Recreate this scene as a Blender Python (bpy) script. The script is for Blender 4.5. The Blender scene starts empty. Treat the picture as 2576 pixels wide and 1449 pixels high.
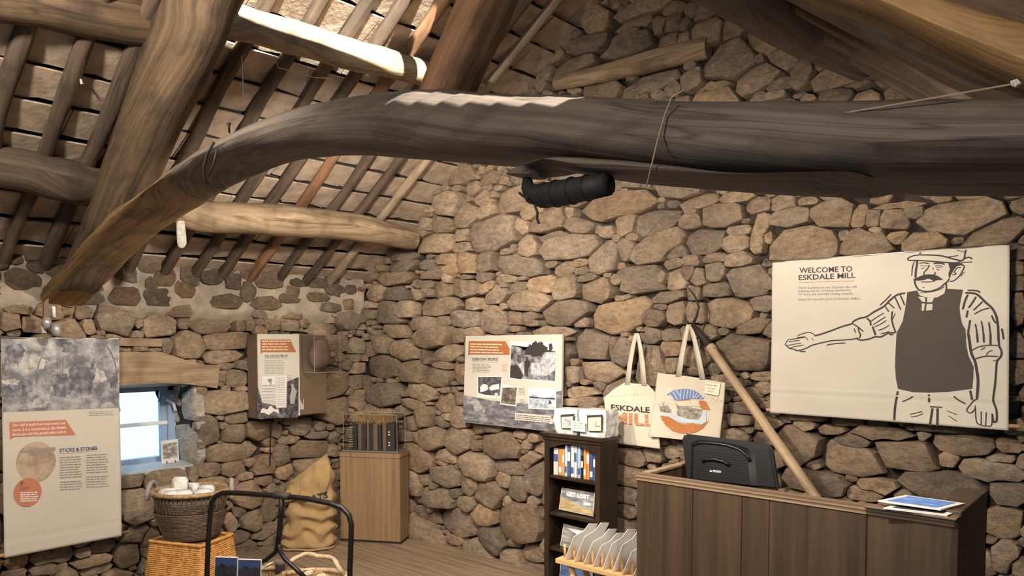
import bpy, bmesh, math, random
import numpy as np
from mathutils import Vector, Matrix, noise as mnoise
from mathutils.geometry import tessellate_polygon

random.seed(7); np.random.seed(7)
SC = bpy.context.scene
COL = SC.collection

# ------------------------------------------------------------------ camera
F, CX, PY, HZ = 1858.0, 1288.0, 940.0, 850.0      # focal length, principal point and horizon for a 2576x1449 frame
YAW = math.radians(41.8)
PITCH = math.atan((PY - HZ) / F)
FH = Vector((-math.sin(YAW), math.cos(YAW), 0)); RT = Vector((math.cos(YAW), math.sin(YAW), 0))
FW = FH * math.cos(PITCH) + Vector((0, 0, -math.sin(PITCH)))
UP = FH * math.sin(PITCH) + Vector((0, 0, math.cos(PITCH)))
EYE = Vector((0, 0, 1.53))
cam_data = bpy.data.cameras.new('camera')
cam_data.sensor_width = 36.0
cam_data.lens = 36.0 * F / 2576.0
cam_data.shift_y = (PY - 724.5) / 2576.0
cam_data.clip_start = 0.02
cam = bpy.data.objects.new('camera', cam_data)
cam.matrix_world = Matrix(((RT.x, UP.x, -FW.x, EYE.x), (RT.y, UP.y, -FW.y, EYE.y), (RT.z, UP.z, -FW.z, EYE.z), (0, 0, 0, 1)))
COL.objects.link(cam); SC.camera = cam

# ------------------------------------------------------------------ world, sun, lamps, exposure
world = bpy.data.worlds.new('sky'); SC.world = world; world.use_nodes = True
bg = world.node_tree.nodes['Background']
bg.inputs[0].default_value = (0.30, 0.66, 1.0, 1); bg.inputs[1].default_value = 3.7
SUN_DIR = Vector((-1.0, 0.30, -0.33)).normalized()     # the way the sunlight travels
sl = bpy.data.lights.new('sun', 'SUN'); sl.energy = 40.0; sl.angle = math.radians(0.53); sl.color = (1.0, 0.93, 0.82)
so = bpy.data.objects.new('sun', sl); so.rotation_euler = SUN_DIR.to_track_quat('-Z', 'Y').to_euler(); COL.objects.link(so)
def spot(loc, target, power, angle=130, blend=0.6, size=0.04, color=(1.0, 0.865, 0.71)):
    d = bpy.data.lights.new('spot_light', 'SPOT'); d.energy = power; d.spot_size = math.radians(angle); d.spot_blend = blend
    d.shadow_soft_size = size; d.color = color
    o = bpy.data.objects.new('spot_light', d); o.location = loc
    o.rotation_euler = (Vector(target) - Vector(loc)).to_track_quat('-Z', 'Y').to_euler(); COL.objects.link(o)
LAMPS = [((-2.62, 1.84, 2.315), (-4.4, 3.2, .75), 165, 136), ((-1.75, 1.82, 2.15), (-2.3, 3.6, .85), 122, 136), ((-0.75, 1.80, 1.90), (-0.9, 3.6, .9), 66, 136)]
for a in LAMPS: spot(*a)
spot((-2.45, 0.15, 2.75), (-4.6, 1.5, 1.6), 175, 160, size=0.06)
spot((-0.9, -0.7, 2.45), (-1.5, 2.4, .55), 120, 105, size=0.08)
SC.view_settings.view_transform = 'Standard'; SC.view_settings.look = 'None'
SC.view_settings.exposure = 0.08; SC.view_settings.gamma = 1.0
SC.view_settings.use_curve_mapping = False

# ------------------------------------------------------------------ rays and frames
def ray(px, py): return FW * F + RT * (px - CX) + UP * (PY - py)
def hit(px, py, n, p0):
    v = ray(px, py); n = Vector(n); return EYE + v * (n.dot(Vector(p0) - EYE) / n.dot(v))
XL, YE = -4.92, 3.70                                   # faces of the left (eaves) wall and of the end (gable) wall
class Frame:
    """a flat place in the room: u to the right, v up, h out of the surface"""
    def __init__(s, o, U, V, wrinkle=None):
        s.o, s.U, s.V = Vector(o), Vector(U).normalized(), Vector(V).normalized()
        s.N = s.U.cross(s.V).normalized()
        if s.N.dot(EYE - s.o) < 0: s.N = -s.N
        s.w = wrinkle
    def uv(s, px, py):
        q = hit(px, py, s.N, s.o) - s.o
        return q.dot(s.U), q.dot(s.V)
    def P(s, u, v, h=0.0):
        if s.w: h = h + s.w(u, v)
        return s.o + s.U * u + s.V * v + s.N * h
    def at(s, px, py, h=0.0): return s.P(*s.uv(px, py), h)
def end_frame(off, w=None): return Frame((0, YE - off, 0), (1, 0, 0), (0, 0, 1), w)
def left_frame(off, w=None): return Frame((XL + off, 0, 0), (0, 1, 0), (0, 0, 1), w)

# ------------------------------------------------------------------ mesh helpers
class MB:
    def __init__(s): s.v = []; s.f = []; s.uv = None
    def add(s, verts, faces):
        n = len(s.v); s.v += [tuple(q) for q in verts]; s.f += [tuple(i + n for i in f) for f in faces]; return s
    def box(s, c, size, rot=None):
        c = Vector(c); hx, hy, hz = size[0] / 2, size[1] / 2, size[2] / 2
        vs = [Vector((x, y, z)) for x in (-hx, hx) for y in (-hy, hy) for z in (-hz, hz)]
        if rot is not None: vs = [rot @ q for q in vs]
        return s.add([c + q for q in vs], [(0, 1, 3, 2), (4, 6, 7, 5), (0, 4, 5, 1), (2, 3, 7, 6), (0, 2, 6, 4), (1, 5, 7, 3)])
    def hexa(s, b, t):                                # two quads, any shape
        return s.add(list(b) + list(t), [(3, 2, 1, 0), (4, 5, 6, 7), (0, 1, 5, 4), (1, 2, 6, 5), (2, 3, 7, 6), (3, 0, 4, 7)])
    def prism(s, pts, d):                             # polygon of 3D points pushed along d
        n = len(pts); pts = [Vector(q) for q in pts]; d = Vector(d)
        return s.add(pts + [q + d for q in pts], [tuple(range(n))[::-1], tuple(range(n, 2 * n))] + [(i, (i + 1) % n, n + (i + 1) % n, n + i) for i in range(n)])
    def tube(s, pts, r, n=8, closed=False, cap=True):
        pts = [Vector(q) for q in pts]; m = len(pts); rr = r if isinstance(r, (list, tuple)) else [r] * m
        base = len(s.v); prev = None
        for i, q in enumerate(pts):
            if closed: t = pts[(i + 1) % m] - pts[i - 1]
            else: t = pts[min(i + 1, m - 1)] - pts[max(i - 1, 0)]
            t = t.normalized() if t.length > 1e-9 else Vector((0, 0, 1))
            if prev is None:
                a = t.cross(Vector((0, 0, 1)))
                if a.length < 1e-3: a = t.cross(Vector((1, 0, 0)))
            else: a = prev - t * prev.dot(t)
            a.normalize(); b = t.cross(a); prev = a
            s.v += [tuple(q + (a * math.cos(k * 2 * math.pi / n) + b * math.sin(k * 2 * math.pi / n)) * rr[i]) for k in range(n)]
        for i in range(m if closed else m - 1):
            j = (i + 1) % m
            for k in range(n):
                l = (k + 1) % n
                s.f.append((base + i * n + k, base + i * n + l, base + j * n + l, base + j * n + k))
        if cap and not closed:
            s.f.append(tuple(base + k for k in range(n))[::-1]); s.f.append(tuple(base + (m - 1) * n + k for k in range(n)))
        return s
    def rings(s, rings, cap0=True, cap1=True):        # list of equal-length closed rings
        base = len(s.v); n = len(rings[0])
        for r in rings: s.v += [tuple(q) for q in r]
        for i in range(len(rings) - 1):
            for k in range(n):
                l = (k + 1) % n
                s.f.append((base + i * n + k, base + i * n + l, base + (i + 1) * n + l, base + (i + 1) * n + k))
        if cap0: s.f.append(tuple(base + k for k in range(n))[::-1])
        if cap1: s.f.append(tuple(base + (len(rings) - 1) * n + k for k in range(n)))
        return s
    def grid(s, fn, nu, nv):
        base = len(s.v)
        for j in range(nv + 1):
            for i in range(nu + 1): s.v.append(tuple(fn(i / nu, j / nv)))
        for j in range(nv):
            for i in range(nu):
                a = base + j * (nu + 1) + i; s.f.append((a, a + 1, a + nu + 2, a + nu + 1))
        return s

def obj(name, mb, mat, parent=None, smooth=False, bevel=0.0, sharp=None, solid=0.0):
    me = bpy.data.meshes.new(name)
    me.from_pydata(mb.v, [], mb.f); me.validate()
    bm = bmesh.new(); bm.from_mesh(me); bmesh.ops.recalc_face_normals(bm, faces=bm.faces)
    if bevel: bmesh.ops.bevel(bm, geom=[e for e in bm.edges if len(e.link_faces) == 2 and e.calc_face_angle(0) > 0.5], offset=bevel, segments=1 if bevel < .003 else 2, affect='EDGES', clamp_overlap=True)
    bm.to_mesh(me); bm.free()
    if mb.uv and len(mb.uv) == len(me.vertices):
        l = me.uv_layers.new(name='UVMap')
        for lp in me.loops: l.data[lp.index].uv = mb.uv[lp.vertex_index]
    if smooth:
        me.shade_smooth()
        if sharp: me.set_sharp_from_angle(angle=math.radians(sharp))
    o = bpy.data.objects.new(name, me); me.materials.append(mat); COL.objects.link(o)
    if parent is not None:
        o.parent = parent
        pw = Matrix.Translation(parent.location) if parent.parent is None else Matrix.Identity(4)
        o.matrix_parent_inverse = pw.inverted()
    if solid:
        md = o.modifiers.new('thickness', 'SOLIDIFY'); md.thickness = solid; md.offset = -1
    return o
def tag(o, label, cat, group=None):
    o['label'] = label; o['category'] = cat
    if group: o['group'] = group
    return o
def thing(name, label, cat, loc, group=None):
    o = bpy.data.objects.new(name, None); o.location = Vector(loc); o.empty_display_size = 0.05; COL.objects.link(o)
    return tag(o, label, cat, group)
def struct(name, loc=(0, 0, 0)):
    o = bpy.data.objects.new(name, None); o.location = Vector(loc); o.empty_display_size = 0.05; COL.objects.link(o); o['kind'] = 'structure'; return o
def copy_obj(o, parent, offset, name=None):
    c = o.copy(); COL.objects.link(c); c.parent = parent; c.matrix_parent_inverse = o.matrix_parent_inverse.copy(); c.location = o.location + Vector(offset); return c

# ------------------------------------------------------------------ materials
def nodes(name):
    m = bpy.data.materials.new(name); m.use_nodes = True; nt = m.node_tree
    return m, nt, nt.nodes['Principled BSDF']
def N(nt, typ, **kw):
    n = nt.nodes.new(typ)
    for k, v in kw.items(): setattr(n, k, v)
    return n
def ramp(nt, fac, stops):
    r = N(nt, 'ShaderNodeValToRGB'); e = r.color_ramp.elements
    while len(e) < len(stops): e.new(0.5)
    for i, (p, c) in enumerate(stops): e[i].position = p; e[i].color = (c[0], c[1], c[2], 1)
    nt.links.new(fac, r.inputs[0]); return r.outputs[0]
def noise_tex(nt, vec, scale, detail=4, rough=0.55):
    t = N(nt, 'ShaderNodeTexNoise'); t.inputs['Scale'].default_value = scale; t.inputs['Detail'].default_value = detail; t.inputs['Roughness'].default_value = rough
    nt.links.new(vec, t.inputs['Vector']); return t.outputs['Fac']
def bump(nt, bsdf, h, strength, dist, prev=None):
    b = N(nt, 'ShaderNodeBump'); b.inputs['Strength'].default_value = strength; b.inputs['Distance'].default_value = dist
    nt.links.new(h, b.inputs['Height'])
    if prev is not None: nt.links.new(prev, b.inputs['Normal'])
    nt.links.new(b.outputs[0], bsdf.inputs['Normal']); return b.outputs[0]
def mixc(nt, a, b, fac, mode='MIX'):
    m = N(nt, 'ShaderNodeMix', data_type='RGBA', blend_type=mode)
    for s, q in (('A', a), ('B', b)):
        i = [k for k in m.inputs if k.name == s and k.type == 'RGBA'][0]
        if isinstance(q, (tuple, list)): i.default_value = (q[0], q[1], q[2], 1)
        else: nt.links.new(q, i)
    if isinstance(fac, float): m.inputs['Factor'].default_value = fac
    else: nt.links.new(fac, m.inputs['Factor'])
    return [k for k in m.outputs if k.type == 'RGBA'][0]
def objco(nt): return N(nt, 'ShaderNodeTexCoord').outputs['Object']
def plain(name, col, rough=0.7, vary=0.08, scale=9, metal=0.0, bmp=0.0, bscale=60):
    m, nt, b = nodes(name); b.inputs['Roughness'].default_value = rough; b.inputs['Metallic'].default_value = metal
    co = objco(nt); f = noise_tex(nt, co, scale)
    nt.links.new(ramp(nt, f, [(0.3, tuple(c * (1 - vary) for c in col)), (0.7, tuple(min(1, c * (1 + vary)) for c in col))]), b.inputs['Base Color'])
    if bmp: bump(nt, b, noise_tex(nt, co, bscale, 3), bmp, 0.004)
    return m
def wood(name, dark, light, grain=22.0, along=1.6, rough=0.8, knots=0.5, bmp=0.5, crack=0.0, patch=None, foot=None):
    """grain runs along the first UV axis (metres)"""
    m, nt, b = nodes(name); b.inputs['Roughness'].default_value = rough
    uv = N(nt, 'ShaderNodeUVMap').outputs[0]
    mp = N(nt, 'ShaderNodeMapping'); mp.inputs['Scale'].default_value = (along, grain, 1); nt.links.new(uv, mp.inputs[0])
    low = noise_tex(nt, uv, 2.2, 3)
    warp = N(nt, 'ShaderNodeVectorMath', operation='MULTIPLY_ADD'); nt.links.new(low, warp.inputs[0]); warp.inputs[1].default_value = (0, 4.0 * knots, 0); nt.links.new(mp.outputs[0], warp.inputs[2])
    g = noise_tex(nt, warp.outputs[0], 1.0, 6, 0.65)
    c = ramp(nt, g, [(0.30, dark), (0.68, light)])
    if foot:                                          # golden tone towards the timber's start, part wood colour, part lamplight painted in
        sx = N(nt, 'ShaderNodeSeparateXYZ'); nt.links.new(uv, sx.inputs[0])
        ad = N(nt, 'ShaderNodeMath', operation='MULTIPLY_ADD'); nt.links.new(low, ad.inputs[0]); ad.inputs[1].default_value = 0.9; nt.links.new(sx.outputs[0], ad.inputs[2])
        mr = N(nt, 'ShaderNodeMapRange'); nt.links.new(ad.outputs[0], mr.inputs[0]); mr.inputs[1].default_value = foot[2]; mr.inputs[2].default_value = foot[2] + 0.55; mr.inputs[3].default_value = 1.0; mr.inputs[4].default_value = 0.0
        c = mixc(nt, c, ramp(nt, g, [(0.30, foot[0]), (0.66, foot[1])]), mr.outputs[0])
    blot = noise_tex(nt, uv, 5.0, 4)
    c = mixc(nt, c, tuple(d * 0.62 for d in dark), ramp(nt, blot, [(0.48, (0, 0, 0)), (0.72, (0.8, 0.8, 0.8))]))
    if patch: c = mixc(nt, c, patch, ramp(nt, noise_tex(nt, uv, 1.7, 3), [(0.47, (0, 0, 0)), (0.62, (0.85, 0.85, 0.85))]))
    if crack:
        mp2 = N(nt, 'ShaderNodeMapping'); mp2.inputs['Scale'].default_value = (0.28, 6.5, 1); nt.links.new(uv, mp2.inputs[0])
        w = N(nt, 'ShaderNodeTexNoise'); w.inputs['Scale'].default_value = 1.6; w.inputs['Detail'].default_value = 2; nt.links.new(mp2.outputs[0], w.inputs['Vector'])
        cr = ramp(nt, w.outputs['Fac'], [(0.492, (0, 0, 0)), (0.5, (crack * .8, crack * .8, crack * .8)), (0.508, (0, 0, 0))])
        c = mixc(nt, c, tuple(d * 0.2 for d in dark), cr)
    nt.links.new(c, b.inputs['Base Color'])
    n1 = bump(nt, b, g, bmp, 0.006); bump(nt, b, blot, bmp * 0.6, 0.012, n1)
    return m
def wood_obj(name, dark, light, axis=0, grain=26.0, along=1.5, rough=0.6, bmp=0.15):
    m, nt, b = nodes(name); b.inputs['Roughness'].default_value = rough
    sc = [grain] * 3; sc[axis] = along
    mp = N(nt, 'ShaderNodeMapping'); mp.inputs['Scale'].default_value = sc; nt.links.new(objco(nt), mp.inputs[0])
    g = noise_tex(nt, mp.outputs[0], 1.0, 6, 0.6)
    nt.links.new(ramp(nt, g, [(0.3, dark), (0.7, light)]), b.inputs['Base Color']); bump(nt, b, g, bmp, 0.003); return m
def stone_mat(name):
    m, nt, b = nodes(name); b.inputs['Roughness'].default_value = 0.9
    at = N(nt, 'ShaderNodeAttribute'); at.attribute_name = 'tone'
    co = N(nt, 'ShaderNodeNewGeometry').outputs['Position']
    wp = N(nt, 'ShaderNodeVectorMath', operation='MULTIPLY'); nt.links.new(co, wp.inputs[0]); wp.inputs[1].default_value = (1, 1, 1.9)
    f1 = noise_tex(nt, wp.outputs[0], 6, 6, 0.6); f2 = noise_tex(nt, wp.outputs[0], 24, 8, 0.68); f3 = noise_tex(nt, co, 120, 4, 0.7)
    c = mixc(nt, at.outputs['Color'], ramp(nt, f1, [(0.34, (0.55, 0.52, 0.50)), (0.64, (1.32, 1.26, 1.16))]), 0.5, 'MULTIPLY')
    c = mixc(nt, c, ramp(nt, f2, [(0.34, (0.50, 0.48, 0.46)), (0.5, (1.0, 1.0, 1.0)), (0.68, (1.36, 1.34, 1.30))]), 0.55, 'MULTIPLY')
    c = mixc(nt, c, ramp(nt, f3, [(0.36, (0.66, 0.65, 0.64)), (0.62, (1.16, 1.15, 1.14))]), 0.7, 'MULTIPLY')
    c = mixc(nt, c, (0.58, 0.52, 0.43), ramp(nt, noise_tex(nt, co, 13, 6, 0.72), [(0.58, (0, 0, 0)), (0.72, (0.5, 0.5, 0.5))]))
    nt.links.new(c, b.inputs['Base Color'])
    n1 = bump(nt, b, f2, 0.9, 0.022); bump(nt, b, f3, 0.8, 0.006, n1); return m
def photo(name, stops, scale=6, seed=0.0, stretch=(1, 1, 1)):
    """a printed picture: soft blotches in a few tones"""
    m, nt, b = nodes(name); b.inputs['Roughness'].default_value = 0.55
    mp = N(nt, 'ShaderNodeMapping'); mp.inputs['Location'].default_value = (seed, seed * 1.7, seed * 0.6); mp.inputs['Scale'].default_value = stretch
    nt.links.new(objco(nt), mp.inputs[0])
    f = noise_tex(nt, mp.outputs[0], scale, 7, 0.62)
    nt.links.new(ramp(nt, f, stops), b.inputs['Base Color']); return m
def acrylic(name='acrylic'):
    m, nt, b = nodes(name); nt.nodes.remove(b)
    t = N(nt, 'ShaderNodeBsdfTransparent'); t.inputs[0].default_value = (0.93, 0.93, 0.92, 1)
    g = N(nt, 'ShaderNodeBsdfGlossy'); g.inputs['Roughness'].default_value = 0.05
    lw = N(nt, 'ShaderNodeLayerWeight'); lw.inputs[0].default_value = 0.25
    fr = N(nt, 'ShaderNodeMath', operation='MULTIPLY_ADD'); nt.links.new(lw.outputs['Facing'], fr.inputs[0]); fr.inputs[1].default_value = 0.22; fr.inputs[2].default_value = 0.025
    mx = N(nt, 'ShaderNodeMixShader'); nt.links.new(fr.outputs[0], mx.inputs[0]); nt.links.new(t.outputs[0], mx.inputs[1]); nt.links.new(g.outputs[0], mx.inputs[2])
    nt.links.new(mx.outputs[0], nt.nodes['Material Output'].inputs[0]); return m

M = dict(
    stone=stone_mat('stone'),
    bed=plain('wall_bed', (0.035, 0.027, 0.021), 0.95, 0.4, 14, bmp=0.8, bscale=40),
    mortar=plain('lime_mortar', (0.38, 0.32, 0.255), 0.95, 0.28, 10, bmp=0.9, bscale=70),
    slate=plain('limed_slate', (0.47, 0.375, 0.285), 0.9, 0.30, 11, bmp=0.7, bscale=45),
    deck=plain('roof_outside', (0.05, 0.045, 0.04), 0.95),
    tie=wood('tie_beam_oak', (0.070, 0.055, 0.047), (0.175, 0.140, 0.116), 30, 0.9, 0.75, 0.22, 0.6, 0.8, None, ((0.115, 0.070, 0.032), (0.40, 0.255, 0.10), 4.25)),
        blade=wood('blade_oak', (0.050, 0.033, 0.020), (0.205, 0.135, 0.078), 26, 1.2, 0.8, 0.45, 0.7, 0.7),
    blade2=wood('blade_pine', (0.22, 0.12, 0.045), (0.52, 0.32, 0.14), 26, 1.0, 0.7, 0.4, 0.5, 0.4),
    purlin=wood('purlin_wood', (0.15, 0.10, 0.06), (0.46, 0.34, 0.215), 22, 1.2, 0.8, 0.6, 0.8, 0.7),
    rafter=wood('rafter_wood', (0.050, 0.036, 0.026), (0.175, 0.125, 0.088), 30, 1.4, 0.85, 0.6, 0.6, 0.4),
    rafter2=wood('rafter_red', (0.15, 0.075, 0.036), (0.40, 0.22, 0.115), 22, 1.4, 0.8, 0.6, 0.5),
    rafter3=wood('rafter_pale', (0.24, 0.18, 0.12), (0.46, 0.36, 0.25), 22, 1.4, 0.8, 0.6, 0.5),
    oldwood=wood('weathered_oak', (0.22, 0.15, 0.09), (0.44, 0.32, 0.21), 30, 1.6, 0.85, 0.5, 0.5, 0.4),
    canvas=plain('canvas', (0.60, 0.555, 0.48), 0.9, 0.03, 5, bmp=0.12, bscale=500),
    canvas2=plain('calico', (0.62, 0.56, 0.455), 0.9, 0.04, 8, bmp=0.2, bscale=300),
    ink=plain('ink', (0.042, 0.036, 0.036), 0.8), vest=plain('vest_print', (0.075, 0.060, 0.052), 0.85, 0.10, 6),
    grey_ink=plain('grey_ink', (0.30, 0.27, 0.25), 0.8), orange=plain('orange_print', (0.44, 0.155, 0.055), 0.6, 0.04),
    coral=plain('coral_print', (0.52, 0.20, 0.115), 0.7, 0.04), tan_ink=plain('tan_ink', (0.55, 0.33, 0.2), 0.8),
    paper=plain('paper', (0.80, 0.77, 0.70), 0.6, 0.02), white=plain('white_print', (0.76, 0.75, 0.74), 0.6, 0.02),
    board=plain('panel_print', (0.63, 0.60, 0.53), 0.45, 0.02),
    box_brown=plain('brown_box', (0.155, 0.105, 0.07), 0.6, 0.08), dark=plain('dark_inside', (0.035, 0.03, 0.028), 0.7),
    black=plain('black_plastic', (0.007, 0.007, 0.008), 0.36, 0.1), foam=plain('black_foam', (0.016, 0.016, 0.019), 0.65, 0.15, 30, bmp=0.3),
    iron=plain('black_iron', (0.022, 0.020, 0.019), 0.42, 0.25, 30, 0.6, 0.2, 120), rust=plain('old_iron', (0.03, 0.025, 0.022), 0.7, 0.3, 20, 0.2),
    steel=plain('steel', (0.55, 0.54, 0.52), 0.35, 0.1, 20, 0.9), silver=plain('lamp_silver', (0.42, 0.41, 0.40), 0.35, 0.1, 20, 0.4),
    dowel=plain('dowel', (0.66, 0.40, 0.19), 0.5, 0.08), cord=plain('twine', (0.36, 0.28, 0.19), 0.9),
    pine=wood_obj('pine', (0.55, 0.32, 0.13), (0.76, 0.50, 0.24), 0, 30, 1.5), pine_v=wood_obj('pine_peg', (0.58, 0.34, 0.14), (0.78, 0.52, 0.25), 2, 30, 2),
    oak_veneer=wood_obj('oak_veneer', (0.20, 0.125, 0.065), (0.36, 0.24, 0.135), 2, 42, 1.4, 0.45, 0.1),
    shelf=wood_obj('dark_shelf', (0.015, 0.009, 0.006), (0.042, 0.025, 0.015), 2, 40, 1.5, 0.4, 0.1),
    desk=wood_obj('desk_dark', (0.036, 0.021, 0.011), (0.094, 0.058, 0.032), 2, 24, 1.2, 0.6, 0.2),
    ply=wood_obj('ply_edge', (0.20, 0.135, 0.08), (0.36, 0.255, 0.16), 0, 60, 2.0, 0.6), ply_d=wood_obj('ply_core', (0.11, 0.07, 0.04), (0.17, 0.115, 0.07), 0, 60, 2.0, 0.7),
    floor=wood_obj('floor_boards', (0.15, 0.105, 0.068), (0.37, 0.275, 0.19), 0, 34, 1.6, 0.65, 0.35),
    pole=wood('ash_pole', (0.28, 0.19, 0.105), (0.48, 0.36, 0.23), 60, 2.0, 0.6, 0.4, 0.2),
    sack=plain('hessian', (0.40, 0.265, 0.125), 0.95, 0.14, 14, bmp=0.5, bscale=420),
    wicker_d=plain('dark_wicker', (0.115, 0.078, 0.048), 0.6, 0.45, 45, bmp=0.2), wicker_t=plain('tan_wicker', (0.34, 0.22, 0.11), 0.6, 0.4, 40, bmp=0.2),
    wicker_o=plain('orange_wicker', (0.58, 0.30, 0.085), 0.5, 0.35, 40, bmp=0.2), wicker_p=plain('pale_wicker', (0.56, 0.42, 0.26), 0.6, 0.3, 40, bmp=0.2),
    rope=plain('grey_rope', (0.30, 0.275, 0.25), 0.9, 0.25, 60, bmp=0.4), pack=plain('white_packet', (0.66, 0.66, 0.65), 0.6, 0.03, 8, bmp=0.2, bscale=30),
    winframe=plain('window_paint', (0.30, 0.40, 0.54), 0.6, 0.05), cream=plain('price_card', (0.82, 0.74, 0.58), 0.7, 0.02),
    straw=plain('straw', (0.45, 0.29, 0.13), 0.8, 0.3, 40), blue=plain('blue_print', (0.10, 0.24, 0.66), 0.4, 0.15, 30), darkblue=plain('dark_blue_print', (0.03, 0.05, 0.14), 0.4, 0.1),
    acrylic=acrylic(), cobweb=plain('cobweb', (0.6, 0.55, 0.5), 0.9), plaster=plain('dust_plaster', (0.62, 0.58, 0.52), 0.9, 0.1),
)
M['black'].node_tree.nodes['Principled BSDF'].inputs['Specular IOR Level'].default_value = 0.3
def book_mat(c, n): return plain('book_' + n, c, 0.45, 0.05)
# ------------------------------------------------------------------ roof geometry
RZ0, RS = 1.99, 0.66                                   # underside of the slates on the left slope: z = RZ0 + RS (x - XL)
RIDGE = -2.25; ZR = RZ0 + RS * (RIDGE - XL); RS2 = 0.80  # ridge, fall of the right slope
def roof_l(x): return RZ0 + RS * (x - XL)
def roof_r(x): return ZR - RS2 * (x - RIDGE)
def roof_z(x): return min(roof_l(x), roof_r(x))

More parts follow.
